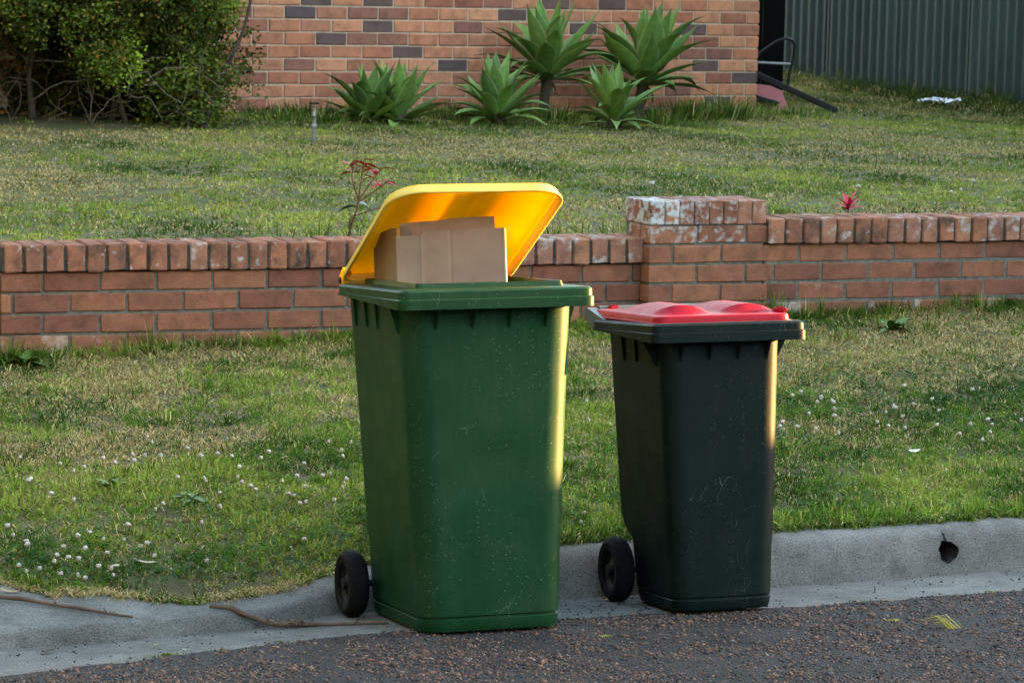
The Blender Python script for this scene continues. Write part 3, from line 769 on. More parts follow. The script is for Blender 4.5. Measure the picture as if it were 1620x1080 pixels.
def agave_leaf(seed, curve, droop=0):
    rnd = random.Random(seed); ns, nw = 12, 5; V = []; F = []; UV = []
    for i in range(ns + 1):
        t = i / ns
        w = .122 * math.sin(math.pi * min(1, t * .88 + .10)) ** 1.0 * (1 - t ** 6) + .001
        if t < .2: w = max(w, .06)
        ang = curve * t * t - droop * t ** 3
        y = t * math.cos(ang * .6); z = .16 * math.sin(math.pi * t * .5) * curve + t * math.sin(ang * .5)
        for j in range(nw):
            s = j / (nw - 1) * 2 - 1
            V.append((s * w + .012 * math.sin(t * 7 + seed), y, z + .42 * w * (s * s) + .004 * rnd.uniform(-1, 1))); UV.append((j / (nw - 1), t))
    for i in range(ns):
        for j in range(nw - 1): a = i * nw + j; F.append((a, a + 1, a + nw + 1, a + nw))
    me = mesh_from('leaf', V, F, 80); ul = me.uv_layers.new(name='uv')
    for lp in me.loops: ul.data[lp.index].uv = UV[lp.vertex_index]
    me.materials.append(MT['agave']); return me
AGL = [agave_leaf(i, c_, d_) for i, (c_, d_) in enumerate([(-.10, .1), (.2, 0), (-.25, .2), (-.3, .35), (.05, 0)])]
def make_agave(label, x, y, z, L, trunk, n=24, seed=1, lean=0):
    rnd = random.Random(seed)
    t = thing('agave_plant', label, 'agave', (x, y, z), rnd.uniform(0, 6), group='agaves by the house wall')
    if trunk > .05:
        pts = [(0, 0, -.05), (.012, .005, trunk * .4), (lean * .6, 0, trunk * .8), (lean, 0, trunk + .04)]
        tube('trunk', pts, [.04, .034, .036, .045], MT['bark'], t, 8)
    else: lathe('trunk', [(0.001, -.05), (.05, -.05), (.055, .02), (.03, .07), (.001, .075)], MT['bark'], t, 12)
    for i in range(n):
        q = i / (n - 1)                       # 0 inner, 1 outer
        az = i * 2.39996 + rnd.uniform(-.25, .25)
        el = R(80 - 74 * q ** .8 + rnd.uniform(-8, 8))
        sc = L * 1.12 * (.72 + .38 * math.sin(math.pi * min(1, .25 + q * .7))) * rnd.uniform(.9, 1.08)
        o = link('leaf', AGL[rnd.randrange(5)] if q < .75 else AGL[rnd.choice([2, 3, 0])], None, t)
        o.rotation_euler = (el, rnd.uniform(-.15, .15), az); o.scale = (sc * rnd.uniform(.95, 1.2), sc, sc * .9)
        r0 = .012 + .022 * q
        o.location = (lean - math.sin(az) * r0, math.cos(az) * r0, trunk + .05 - .07 * q)
    for i in range(4):                        # withered skirt leaves
        az = rnd.uniform(0, 6.28); o = link('dead_leaf', AGL[3], None, t); own_mat(o, MT['dry_leaf'])
        o.rotation_euler = (R(rnd.uniform(-75, -25)), rnd.uniform(-.4, .4), az); s_ = L * rnd.uniform(.3, .5); o.scale = (s_ * .6, s_, s_)
        o.location = (lean, 0, max(.03, trunk))
make_agave('low agave leftmost by the house wall, next to the tap', -.95, 20.15, .925, .31, 0, 32, 3)
make_agave('low agave second from the left, touching the leftmost one', -.77, 20.22, .925, .33, 0, 32, 8)
make_agave('compact agave without trunk standing left of the tall trunked one', -.13, 20.6, .92, .34, .03, 32, 5)
make_agave('tall agave on a thin brown trunk in front of brick wall', .19, 21.42, .945, .44, .24, 36, 12)
make_agave('large agave nearest the house corner with leaves reaching right', .83, 21.75, .945, .48, .20, 38, 21, .06)
make_agave('small agave in front of the large right one', .63, 20.65, .905, .32, .04, 30, 33)

# ------------------------------------------------------------------ tap standpipe, trolley frame, litter
MT['galv'] = simple('galvanised', [(.3, (.16, .16, .17)), (.7, (.32, .32, .34))], 40, .5, 90, .2, .002, .5, metal=.5)
MT['brass'] = simple('dull_brass', [(.3, (.14, .12, .10)), (.7, (.30, .26, .22))], 40, .45, 90, .2, .002, .5, metal=.6)
MT['blacksteel'] = simple('black_steel', [(.3, (.002, .002, .003)), (.7, (.006, .006, .008))], 20, .5, 90, .1, .002, .25)
MT['pink'] = simple('faded_pink_paint', [(.3, (.40, .11, .13)), (.7, (.52, .17, .19))], 5, .5, 90, .1)
tp = thing('garden_tap', 'grey metal garden tap on a thin standpipe in the lawn', 'tap', (-1.192, 18.53, .86))
tube('standpipe', [(0, 0, -.05), (.003, 0, .17)], .0115, MT['galv'], tp, 10)
lathe('collar', [(.001, .10), (.017, .10), (.019, .108), (.019, .118), (.017, .126), (.001, .126)], MT['galv'], tp, 12)
lathe('tap_body', [(.001, .165), (.016, .165), (.018, .18), (.014, .20), (.010, .225), (.013, .232), (.001, .236)], MT['brass'], tp, 12)
tube('spout', [(0, 0, .185), (0, -.03, .19), (0, -.045, .17)], [.010, .009, .009], MT['brass'], tp, 8)
tube('handle', [(-.028, 0, .247), (.028, 0, .247)], .0055, MT['blacksteel'], tp, 8); tube('spindle', [(0, 0, .23), (0, 0, .25)], .005, MT['brass'], tp, 8)
tr = thing('trolley', 'black metal frame with loop handle and pink panel beside the house corner', 'trolley', (1.90, 23.40, .93))
def beam(name, a, b_, w, h, mat, parent):
    a, b_ = Vector(a), Vector(b_); d = b_ - a
    rot = d.to_track_quat('X', 'Z').to_matrix()
    bm = box_bm(d.length, w, h, .006, 0, tuple((a + b_) / 2), None, rot); return link(name, bm_mesh(name, bm), mat, parent)
beam('beam', (-.35, .02, .33), (.46, -.02, -.01), .05, .045, MT['blacksteel'], tr)
lp = [(-.3, .04, .22), (-.12, .03, .40), (.0, .02, .49), (.07, .02, .515), (.115, .02, .50), (.13, .02, .46), (.122, .02, .38), (.10, .02, .27), (.085, .01, .16)]
tube('loop_handle', lp, .012, MT['blacksteel'], tr, 10)
tube('crossbar', [(-.3, .02, .335), (.11, .02, .325)], .010, MT['galv'], tr, 8)
prism('side_panel', [(-.30, .19), (-.04, .165), (.045, .13), (.10, -.01), (.06, -.03), (-.30, .10)], -.02, .012, MT['pink'], tr, lambda a, b_, c_: Vector((a, c_, b_)))
beam('skid', (-.35, -.05, .13), (.02, -.05, .03), .03, .04, MT['blacksteel'], tr)
MT['paper'] = simple('white_paper', [(.3, (.5, .5, .52)), (.7, (.75, .75, .78))], 8, .8, 40, .2)
rub = thing('paper_litter', 'crumpled white paper scraps in the grass below the fence', 'litter', (3.22, 24.6, .90))
for i in range(9):
    V = []; ox, oy = random.uniform(-.16, .16), random.uniform(-.25, .25)
    for a in range(4):
        for b_ in range(4): V.append((ox + a * .035 + random.uniform(-.01, .01), oy + b_ * .03 + random.uniform(-.01, .01), .05 + random.uniform(0, .04)))
    link('scrap', mesh_from('scrap', V, [(a * 4 + b_, a * 4 + b_ + 1, a * 4 + b_ + 5, a * 4 + b_ + 4) for a in range(3) for b_ in range(3)]), MT['paper'], rub)

# ------------------------------------------------------------------ shrub
def leaf_cloud(name, C, size, normals, cols, fold=.25):
    """C centres (n,3); one folded diamond leaf each"""
    n = len(C)
    d = normals / np.linalg.norm(normals, axis=1, keepdims=True)
    r_ = RNG.normal(size=(n, 3)); a = np.cross(d, r_); a /= np.linalg.norm(a, axis=1, keepdims=True) + 1e-9; b_ = np.cross(d, a)
    L = size[:, None]; w = L * .36
    v0 = C - a * L * .5; v1 = C + a * L * .55; v2 = C + b_ * w - a * L * .02 + d * w * fold; v3 = C - b_ * w - a * L * .02 + d * w * fold
    V = np.stack([v0, v2, v1, v3], 1).reshape(-1, 3); i = np.arange(n) * 4
    T = np.concatenate([np.stack([i, i + 1, i + 2], 1), np.stack([i, i + 2, i + 3], 1)])
    return fast_mesh(name, V, T, None, np.repeat(cols, 4, 0))
shrub = thing('shrub', 'dense dark green shrub with bare twigs beneath, at the left', 'shrub', (-2.9, 19.4, .9))
sh_o = np.array([-2.9, 19.4, .9])
NL = 175                                     # foliage lobes over an uneven dome
q = RNG.normal(size=(NL * 3, 3)); q[:, 1] -= .35; q[:, 2] += .25; q /= np.linalg.norm(q, axis=1, keepdims=True)
lc0 = q * RNG.uniform(.74, 1.0, (len(q), 1)) * np.array([1.19, .74, 1.10]) + np.array([0, .1, .78])
zlow = np.interp(lc0[:, 0], [-1.6, -.5, .30, .75, 1.2], [.60, .56, .46, .18, .12])
lc0 = lc0[(lc0[:, 2] > zlow)][:NL]; NL = len(lc0)
lr = RNG.uniform(.11, .22, NL)
per = 42
d_ = RNG.normal(size=(NL * per, 3)); d_ /= np.linalg.norm(d_, axis=1, keepdims=True)
li = np.repeat(np.arange(NL), per)
lobe_shading = np.concatenate([RNG.choice([.35, .6, 1.0, 1.5, 2.2], NL)[li], np.full(9100, .35), np.full(420, 1.0)])  # inner fill darkened, some lobes brightened: shade and light put into leaf colour
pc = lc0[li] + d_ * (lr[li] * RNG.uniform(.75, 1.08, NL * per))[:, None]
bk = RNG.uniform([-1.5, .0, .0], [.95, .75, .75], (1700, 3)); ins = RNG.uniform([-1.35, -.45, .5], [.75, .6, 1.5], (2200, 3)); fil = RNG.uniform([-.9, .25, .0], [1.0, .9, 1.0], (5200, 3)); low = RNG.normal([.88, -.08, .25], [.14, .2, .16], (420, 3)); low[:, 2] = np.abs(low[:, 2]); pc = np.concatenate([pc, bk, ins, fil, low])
k_ = 13
cen = np.repeat(pc, k_, 0); lc = cen + RNG.normal(size=cen.shape) * np.array([.032, .032, .03])
nr = RNG.normal(size=lc.shape) * .8 + np.array([0, -.35, .9])
tone = fbm(cen[:, 0] * 3, cen[:, 2] * 3 + cen[:, 1], 1.3, 21)[:, None]
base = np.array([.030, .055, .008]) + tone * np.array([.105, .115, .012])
jit = RNG.uniform(.6, 1.4, (len(lc), 1)); cols = base * jit * np.repeat(lobe_shading, k_)[:, None] * (.55 + .9 * sstep(.35, .6, fbm(cen[:, 0] * 2.2 + cen[:, 1], cen[:, 2] * 2.2, 1.8, 23)))[:, None]
red = RNG.random(len(lc)) < .03; cols[red] = np.array([.30, .12, .03]) * jit[red]
yel = RNG.random(len(lc)) < .12; cols[yel] = np.array([.16, .15, .025]) * jit[yel]
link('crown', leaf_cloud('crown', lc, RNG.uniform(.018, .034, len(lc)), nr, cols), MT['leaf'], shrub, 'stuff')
rs = random.Random(5)
for i in range(11):
    x0 = -1.05 + i * .2 + rs.uniform(-.06, .06); y0 = rs.uniform(-.25, .35); p_ = Vector((x0, y0, -.04)); pts = [p_.copy()]; d = Vector((rs.uniform(-.35, .35), rs.uniform(-.2, .2), 1))
    for k in range(7): p_ = p_ + d * .16; d += Vector((rs.uniform(-.3, .3), rs.uniform(-.25, .25), 0)); pts.append(p_.copy())
    tube('stem', pts, [.022 * rs.uniform(.6, 1.3) * (1 - k / 12) for k in range(8)], MT['bark'], shrub, 6)
MT['twig'] = simple('pale_twig', [(.3, (.07, .052, .038)), (.7, (.15, .115, .085))], 30, .9, 70, .4)
V = []; F = []
for i in range(170):
    p_ = Vector((rs.uniform(-1.15, 1.15), rs.uniform(-.62, .1), rs.uniform(0, .45))); d = Vector((rs.uniform(-1, 1), rs.uniform(-.5, .3), rs.uniform(-.5, 1))).normalized(); pts = [p_]
    for k in range(5): d = (d + Vector((rs.uniform(-.5, .5), rs.uniform(-.3, .3), rs.uniform(-.5, .4)))).normalized(); pts.append(pts[-1] + d * rs.uniform(.04, .09))
    tube_data(pts, [.0032, .003, .0027, .0024, .002, .0014], 4, V, F)
link('twigs', mesh_from('twigs', V, F), MT['twig'], shrub, 'stuff')

# ------------------------------------------------------------------ red leaved seedlings behind the wall
MT['redleaf'] = simple('red_leaf', [(.3, (.34, .018, .022)), (.7, (.48, .04, .04))], 30, .5, 60, .2)
MT['crimson'] = simple('crimson_leaf', [(.3, (.42, .010, .045)), (.7, (.55, .02, .07))], 30, .45, 60, .2)
MT['deepleaf'] = simple('deep_green_leaf', [(.3, (.012, .035, .022)), (.7, (.03, .06, .04))], 30, .35, 60, .2, spec=.5)
MT['redstem'] = simple('red_stem', [(.3, (.10, .02, .018)), (.7, (.16, .04, .03))], 30, .6, 60, .2)
def leaf_mesh(name, L, w, bend, mat):
    V = []; F = []
    for i in range(7):
        t = i / 6; ww = w * math.sin(math.pi * min(1, t * .92 + .08)) ** .8 * (1 if i < 6 else .05); z = -bend * t * t * L
        V += [(-ww, t * L, z + ww * .35), (0, t * L, z), (ww, t * L, z + ww * .35)]
    for i in range(6):
        for j in range(2): a = i * 3 + j; F.append((a, a + 1, a + 4, a + 3))
    me = mesh_from(name, V, F, 70); me.materials.append(mat); return me
sd = thing('red_seedling', 'thin seedling with red young leaves behind the wall, left of the yellow lid', 'seedling', (-.735, 13.72, .715))
LR = leaf_mesh('leaf', .065, .0115, .25, MT['redleaf']); LG = leaf_mesh('leaf', .085, .020, .5, MT['deepleaf'])
tube('stem', [(0, 0, 0), (.02, 0, .08), (.045, 0, .16), (.052, 0, .20)], [.006, .005, .004, .0035], MT['redstem'], sd, 6)
br = [((.052, 0, .20), (-.03 + .052, 0, .29), (.025, 0, .37)), ((.052, 0, .20), (.062, 0, .29), (.072, 0, .375)), ((.052, 0, .20), (.10, 0, .27), (.15, 0, .34)), ((.05, 0, .19), (.12, 0, .24), (.185, 0, .29)), ((.035, 0, .13), (.10, 0, .155), (.17, 0, .175))]
for i, b_ in enumerate(br):
    o = tube('branch', b_, [.0035, .003, .002], MT['redstem'], sd, 5)
    if i == 4: continue
    tip = Vector(b_[2])
    for k in range(7):
        o = link('leaf', LR, None, sd); q_ = Vector(b_[1]).lerp(tip, .35 + .11 * k) if k < 6 else tip
        o.location = q_; az = rs.choice([1.2, -1.2, 1.7, -1.7, .4]) + rs.uniform(-.4, .4); o.rotation_euler = (rs.uniform(-.3, .7), rs.uniform(-.5, .5), az); s_ = rs.uniform(.7, 1.1); o.scale = (s_,) * 3
for (q_, az, el) in (((.045, 0, .17), 1.5, .1), ((.03, 0, .13), 1.9, -1.0), ((.035, 0, .14), -1.4, -.6), ((.05, 0, .19), -1.2, -.2)):
    o = link('leaf', LG, None, sd); o.location = q_; o.rotation_euler = (el, .3, az)
s2 = thing('crimson_seedling', 'tiny crimson leafed shoot behind the right wall run', 'seedling', (1.60, 15.2, .78))
LC = leaf_mesh('leaf', .085, .013, .35, MT['crimson'])
tube('stem', [(0, 0, -.02), (.004, 0, .05)], .004, MT['redstem'], s2, 6)
for i in range(11):
    o = link('leaf', LC, None, s2); o.location = (.004, 0, .03 + .002 * i); o.rotation_euler = (R(20 + 6 * i), rs.uniform(-.3, .3), i * 2.4); s_ = rs.uniform(.7, 1.05); o.scale = (s_,) * 3

# ------------------------------------------------------------------ grass
GREEN = np.array([[.055, .105, .016], [.085, .14, .022], [.045, .085, .016], [.11, .155, .030], [.075, .12, .030]])
DRY = np.array([[.52, .38, .165], [.42, .295, .12], [.60, .47, .235], [.29, .195, .08]])
def blades(name, u, v, z, h, w, lean, dryp, bright=None, az=None, colset=None):
    n = len(u)
    base = PA(u, v, z)
    th_ = RNG.uniform(0, 2 * math.pi, n) if az is None else az
    fwd = np.stack([np.cos(th_), np.sin(th_), np.zeros(n)], 1)
    fc = RNG.uniform(0, 2 * math.pi, n); side = np.stack([np.cos(fc), np.sin(fc), np.zeros(n)], 1)
    up = np.array([0, 0, 1.0])
    H = h[:, None]; Ln = lean[:, None]; W_ = w[:, None]
    mid = base + up * H * .55 * np.sqrt(np.maximum(.05, 1 - (Ln * .6) ** 2)) + fwd * H * .45 * Ln
    tip = base + up * H * np.maximum(.06, 1 - Ln * .75) + fwd * H * Ln * 1.05
    V = np.stack([base - side * W_ * .5, base + side * W_ * .5, mid + side * W_ * .42, mid - side * W_ * .42, tip], 1).reshape(-1, 3)
    i = np.arange(n) * 5
    gs = GREEN if colset is None else colset
    isdry = RNG.random(n) < dryp
    c = gs[RNG.integers(0, len(gs), n)]; c = np.where(isdry[:, None], DRY[RNG.integers(0, len(DRY), n)], c)
    c = c * RNG.uniform(.55, 1.45, (n, 1))
    if bright is not None: c = c * bright[:, None]
    tint = np.repeat(c, 5, 0).reshape(n, 5, 3)
    return fast_mesh(name, V, np.stack([i + 3, i + 2, i + 4], 1), np.stack([i, i + 1, i + 2, i + 3], 1), tint.reshape(-1, 3))
def scatter(n, ulo, uhi, vlo, vhi): return RNG.uniform(ulo, uhi, n), RNG.uniform(vlo, vhi, n)
def clumps(name, u, v, nb, r_, hh, dryp, green, zf, width, leanm, extra=None):
    """each clump: its own height, colour and spread; blades fan out from its root"""
    m_ = len(u); idx = np.repeat(np.arange(m_), nb)
    n_ = len(idx); a = RNG.uniform(0, 2 * math.pi, n_); q_ = np.abs(RNG.normal(0, 1, n_)) * r_[idx]
    uu = u[idx] + q_ * np.cos(a - TH); vv = v[idx] + q_ * np.sin(a - TH)
    h_ = hh[idx] * RNG.uniform(.45, 1.15, n_); ln = np.clip(RNG.normal(leanm, .27, n_) + .25 * q_ / (r_[idx] + 1e-6) * .5, .03, 1.15)
    gcol = green[idx] * RNG.uniform(.62, 1.38, (n_, 1)); isd = RNG.random(n_) < dryp[idx]
    dcol = DRY[RNG.integers(0, len(DRY), n_)] * RNG.uniform(.6, 1.25, (n_, 1))
    ln = np.where(isd, np.clip(ln + .25, 0, 1.2), ln); h_ = np.where(isd, h_ * .8, h_)
    base = PA(uu, vv, zf(uu, vv) - .004); fwd = np.stack([np.cos(a + RNG.normal(0, .5, n_)), np.sin(a + RNG.normal(0, .5, n_)), np.zeros(n_)], 1)
    fc = RNG.uniform(0, 2 * math.pi, n_); side = np.stack([np.cos(fc), np.sin(fc), np.zeros(n_)], 1); up = np.array([0, 0, 1.0])
    H = h_[:, None]; Ln = ln[:, None]; W_ = (width * RNG.uniform(.6, 1.35, n_))[:, None]
    mid = base + up * H * .55 * np.sqrt(np.maximum(.05, 1 - (Ln * .6) ** 2)) + fwd * H * .45 * Ln
    tip = base + up * H * np.maximum(.05, 1 - Ln * .78) + fwd * H * Ln * 1.05
    V = np.stack([base - side * W_ * .5, base + side * W_ * .5, mid + side * W_ * .45, mid - side * W_ * .45, tip], 1).reshape(-1, 3)
    i = np.arange(n_) * 5; c = np.where(isd[:, None], dcol, gcol)
    return fast_mesh(name, V, np.stack([i + 3, i + 2, i + 4], 1), np.stack([i, i + 1, i + 2, i + 3], 1), np.repeat(c, 5, 0))
def pick_green(u, v, f, s, lo, mid_, hi):
    t = np.clip((fbm(u, v, f, s) - .30) / .42 + RNG.normal(0, .16, len(u)), 0, 1)[:, None]
    lo, mid_, hi = (np.array(c) for c in (lo, mid_, hi))
    return np.where(t < .5, lo + (mid_ - lo) * t * 2, mid_ + (hi - mid_) * (t - .5) * 2)
# verge
n = 42000
u, v = scatter(n, 1.3, 8.6, 8.85, VW + .03)
xw = u * EU[0] + v * EV[0]; yw = u * EU[1] + v * EV[1]
ge = grass_edge(u); bare = np.exp(-((u - 2.72) / .25) ** 2 - ((v - 9.05) / .12) ** 2)
keep = (np.abs(xw) < .162 * yw + .45) & (v > ge + .005) & (RNG.random(n) < (.62 + .38 * sstep(.3, .55, fbm(u, v, 5, 31))) * (1 - .85 * bare))
u, v, ge, bare = u[keep], v[keep], ge[keep], bare[keep]; n = len(u)
wallside = sstep(VW - .14, VW - .02, v); edge = 1 - sstep(0, .22, v - ge); rightedge = edge * sstep(3.3, 3.6, u)
patch = fbm(u, v, 1.7, 33); fine = fbm(u, v, 7, 35)
dry = .24 + .62 * sstep(.45, .64, patch) * sstep(9.5, 10.6, v) + .55 * np.exp(-((v - 12.0) / .33) ** 2) * (.35 + .65 * sstep(.4, .6, fine)) - .35 * wallside - .15 * rightedge
dry += .5 * bare + .28 * np.exp(-((u - 2.9) / .6) ** 2 - ((v - 11.6) / .5) ** 2) + .25 * sstep(.55, .68, fine)
dry = np.clip(dry, .03, .9)
hh = RNG.uniform(.022, .048, n) * (.65 + .8 * fbm(u, v, 4, 39)) * (1 + .9 * wallside + .7 * rightedge) * np.where(RNG.random(n) < .06, 1.6, 1)
gr = pick_green(u, v, 2.6, 37, (.030, .078, .010), (.098, .188, .020), (.24, .30, .046)) * (1 + .25 * rightedge)[:, None]
link('verge_grass', clumps('verge_grass', u, v, 13, RNG.uniform(.008, .022, n), hh, dry, gr, verge_zz, .0042, .48), MT['grass'], None, 'stuff')
# lawn
n = 66000
u, v = scatter(n, 2.2, 13.9, VW + .17, 26.5)
xw = u * EU[0] + v * EV[0]; yw = u * EU[1] + v * EV[1]
hx = xw * math.cos(THH) + yw * math.sin(THH); hy_ = -xw * math.sin(THH) + yw * math.cos(THH)
inside = (hy_ > VH - .0) & (hx < HC + .02)
ff = (xw - FA.x) * fdir.y - (yw - FA.y) * fdir.x
shr = (((xw + 2.9) / 1.15) ** 2 + ((yw - 19.5) / .72) ** 2) < 1
keep = (np.abs(xw) < .162 * yw + .5) & ~inside & ~(-ff > -.02) & ~(shr & (RNG.random(n) < .9)) & (yw < 28)
u, v, xw, yw, hx, hy_, ff = (a[keep] for a in (u, v, xw, yw, hx, hy_, ff)); n = len(u)
dwall = np.where(hx < HC, VH - hy_, 9); nearh = np.exp(-(dwall / .38) ** 2); nearf = np.exp(-(np.abs(ff) / .55) ** 2) * (v > 20)
patch = fbm(u, v, .9, 51); fine = fbm(u, v, 5, 53)
band = np.exp(-((v - 17.3 - .25 * np.sin(u * 1.7)) / .42) ** 2)
dry = .34 + .50 * sstep(.44, .64, patch) + .60 * band * (.3 + .7 * sstep(.38, .6, fine)) - .4 * nearh - .4 * nearf + .6 * np.exp(-((xw + 2.6) / 1.0) ** 2 - ((yw - 18.75) / .25) ** 2) + .2 * sstep(.55, .68, fine)
dry = np.clip(dry, .03, .9)
hh = RNG.uniform(.020, .044, n) * (.65 + .8 * fbm(u, v, 3, 59)) * (1 + 2.4 * nearh * sstep(.35, .6, fbm(u, v, 3, 55)) + 5.5 * nearf * RNG.random(n) + 1.6 * nearh * (xw > 1.1))
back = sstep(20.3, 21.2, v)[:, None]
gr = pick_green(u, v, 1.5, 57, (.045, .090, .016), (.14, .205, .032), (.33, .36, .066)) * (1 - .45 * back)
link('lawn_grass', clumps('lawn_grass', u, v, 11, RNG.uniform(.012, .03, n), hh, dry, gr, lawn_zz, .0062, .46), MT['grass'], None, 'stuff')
# taller tufts along the wall base, kerb edge, behind the coping and beside the house
def tufts(name, spots, kind='stuff'):
    U, V_, H, L_, A = [], [], [], [], []
    for (cu, cv, nb, hh, sp) in spots:
        a = RNG.uniform(0, 2 * math.pi, nb); r_ = np.abs(RNG.normal(0, sp, nb))
        U.append(cu + r_ * np.cos(a)); V_.append(cv + r_ * np.sin(a)); H.append(hh * RNG.uniform(.45, 1.1, nb)); L_.append(np.clip(RNG.normal(.42, .25, nb), .03, 1.1)); A.append(a + RNG.normal(0, .6, nb) + TH)
    return tuple(np.concatenate(a) for a in (U, V_, H, L_, A))
sp_ = [(u_, VW - .06 + random.uniform(-.05, .02) + (FL if u_ < UP0 else FR), random.randint(14, 40), random.uniform(.05, .13), .022) for u_ in np.arange(2.6, 8.3, .10)]
sp_ += [(3.62, VW - .02, 60, .17, .04), (3.02, VW - .03, 60, .16, .05), (6.45, VW - .10, 70, .20, .035), (6.7, VW - .1, 40, .15, .03), (7.5, VW - .12, 60, .14, .05), (7.85, VW - .1, 60, .15, .05), (6.9, VW - .35, 80, .10, .07), (7.0, VW - .5, 60, .09, .06)]
sp_ += [(u_, 9.04 + random.uniform(0, .10), random.randint(30, 60), random.uniform(.05, .085), .03) for u_ in np.arange(3.5, 6.6, .045)]
sp_ += [(2.2 + random.random() * 6, 9.5 + random.random() * 2.8, random.randint(15, 40), random.uniform(.05, .09), .035) for _ in range(150)]
nf = 34000
uf = np.concatenate([RNG.uniform(1.6, 6.6, 17000), RNG.uniform(1.7, 3.7, 17000)]); vf = grass_edge(uf) + np.abs(RNG.normal(0, .026, nf)) - .018
u, v, h, l_, a_ = tufts('t', sp_)
u = np.concatenate([u, uf]); v = np.concatenate([v, vf]); h = np.concatenate([h, RNG.uniform(.015, .05, nf) * (.45 + .55 * sstep(3.2, 3.6, uf))]); l_ = np.concatenate([l_, np.clip(RNG.normal(.8, .25, nf), .2, 1.15)]); a_ = np.concatenate([a_, RNG.normal(TH - math.pi / 2, .9, nf)])
ns_ = 4200
us_ = RNG.uniform(1.7, 3.5, ns_); us_ = us_[RNG.random(ns_) < .12 + .9 * sstep(.45, .65, fbm(us_, us_ * 0, 7, 81))]; ns_ = len(us_); vs_ = grass_edge(us_) - np.abs(RNG.normal(0, .035, ns_)) + .025
link('straw_litter', blades('straw_litter', us_, vs_, np.maximum(kerb_z(us_, vs_), gut_z(us_, vs_)) + .004, RNG.uniform(.012, .04, ns_), RNG.uniform(.0015, .003, ns_), np.full(ns_, 1.12), np.full(ns_, .95)), MT['grass'], None, 'stuff')
link('grass_tufts', blades('grass_tufts', u, v, verge_zz(u, v) - .004, h, RNG.uniform(.0025, .0048, len(u)), l_, np.where((u < 3.2) & (v < 9.3), .15 + .65 * sstep(.42, .62, fbm(u, v, 6, 83)), .13), .8 + .4 * RNG.random(len(u)), a_, np.array([[.075, .150, .014], [.11, .185, .020], [.055, .11, .016], [.15, .20, .03]])), MT['grass'], None, 'stuff')
sp_ = [(u_, VW + .30 + random.uniform(-.02, .25), random.randint(5, 14), random.uniform(.05, .13), .03) for u_ in np.arange(2.8, 8.4, .09)]
sp_ += [(4.45, VW + .32, 26, .19, .03), (4.3, VW + .35, 16, .16, .04), (3.9, VW + .35, 14, .14, .05), (5.0, VW + .3, 14, .12, .05)]
u, v, h, l_, a_ = tufts('t', sp_)
u2, v2 = [], []
for (x_, y_, nb, hh, sp) in ((1.45, 22.3, 420, .26, .16), (1.2, 22.1, 260, .22, .14), (.2, 21.2, 260, .2, .16), (-.4, 20.8, 200, .16, .14), (.95, 21.4, 250, .18, .15), (-.9, 20.3, 220, .14, .16), (-1.35, 20.4, 220, .16, .12), (1.95, 22.7, 260, .15, .14), (-1.5, 20.0, 160, .13, .14), (-1.2, 19.9, 160, .12, .1)):
    a = RNG.uniform(0, 6.283, nb); r_ = np.abs(RNG.normal(0, sp, nb)); X = x_ + r_ * np.cos(a) * 1.3; Y = y_ + r_ * np.sin(a) * .6
    u = np.concatenate([u, X * EU[0] + Y * EU[1]]); v = np.concatenate([v, X * EV[0] + Y * EV[1]]); h = np.concatenate([h, hh * RNG.uniform(.4, 1.1, nb)]); l_ = np.concatenate([l_, np.clip(RNG.normal(.45, .25, nb), .03, 1.1)]); a_ = np.concatenate([a_, a])
link('tall_grass', blades('tall_grass', u, v, lawn_zz(u, v) - .006, h, RNG.uniform(.004, .008, len(u)), l_, np.full(len(u), .10), .8 + .4 * RNG.random(len(u)), a_, np.array([[.075, .135, .018], [.11, .175, .024], [.055, .10, .02]])), MT['grass'], None, 'stuff')

# clover foliage, low broad weeds
def clover_leaves(name, u, v, z, size, tone):
    n = len(u); C = PA(u, v, z); Vs = []; 
    az = RNG.uniform(0, 6.283, n); tl = RNG.normal(0, .35, (n, 2))
    for k in range(3):
        a = az + k * 2.094
        d = np.stack([np.cos(a), np.sin(a), tl[:, 0] * np.cos(a) + tl[:, 1] * np.sin(a)], 1); s = np.stack([-np.sin(a), np.cos(a), -tl[:, 0] * np.sin(a) + tl[:, 1] * np.cos(a)], 1)
        S = size[:, None]
        Vs.append(np.stack([C, C + d * S * .6 + s * S * .42, C + d * S * .95, C + d * S * .6 - s * S * .42], 1))
    V = np.stack(Vs, 1).reshape(-1, 3); i = np.arange(n * 3) * 4
    c = np.array([.030, .085, .022]) * tone[:, None]
    return fast_mesh(name, V, None, np.stack([i, i + 1, i + 2, i + 3], 1), np.repeat(c, 12, 0))
n = 26000
u, v = scatter(n, 1.8, 7.2, 8.98, 11.4)
m_ = sstep(.46, .60, fbm(u, v, 1.4, 61)) * .55 + .8 * np.exp(-((u - 2.45) / .4) ** 2 - ((v - 9.35) / .3) ** 2) + .55 * np.exp(-((u - 3.3) / .5) ** 2 - ((v - 9.3) / .3) ** 2)
keep = (RNG.random(n) < m_) & (v > grass_edge(u) + .06)
u, v = u[keep], v[keep]
link('clover_patch', clover_leaves('clover_patch', u, v, verge_zz(u, v) + RNG.uniform(.008, .035, len(u)), RNG.uniform(.007, .014, len(u)), RNG.uniform(.6, 1.5, len(u))), MT['grass'], None, 'stuff')

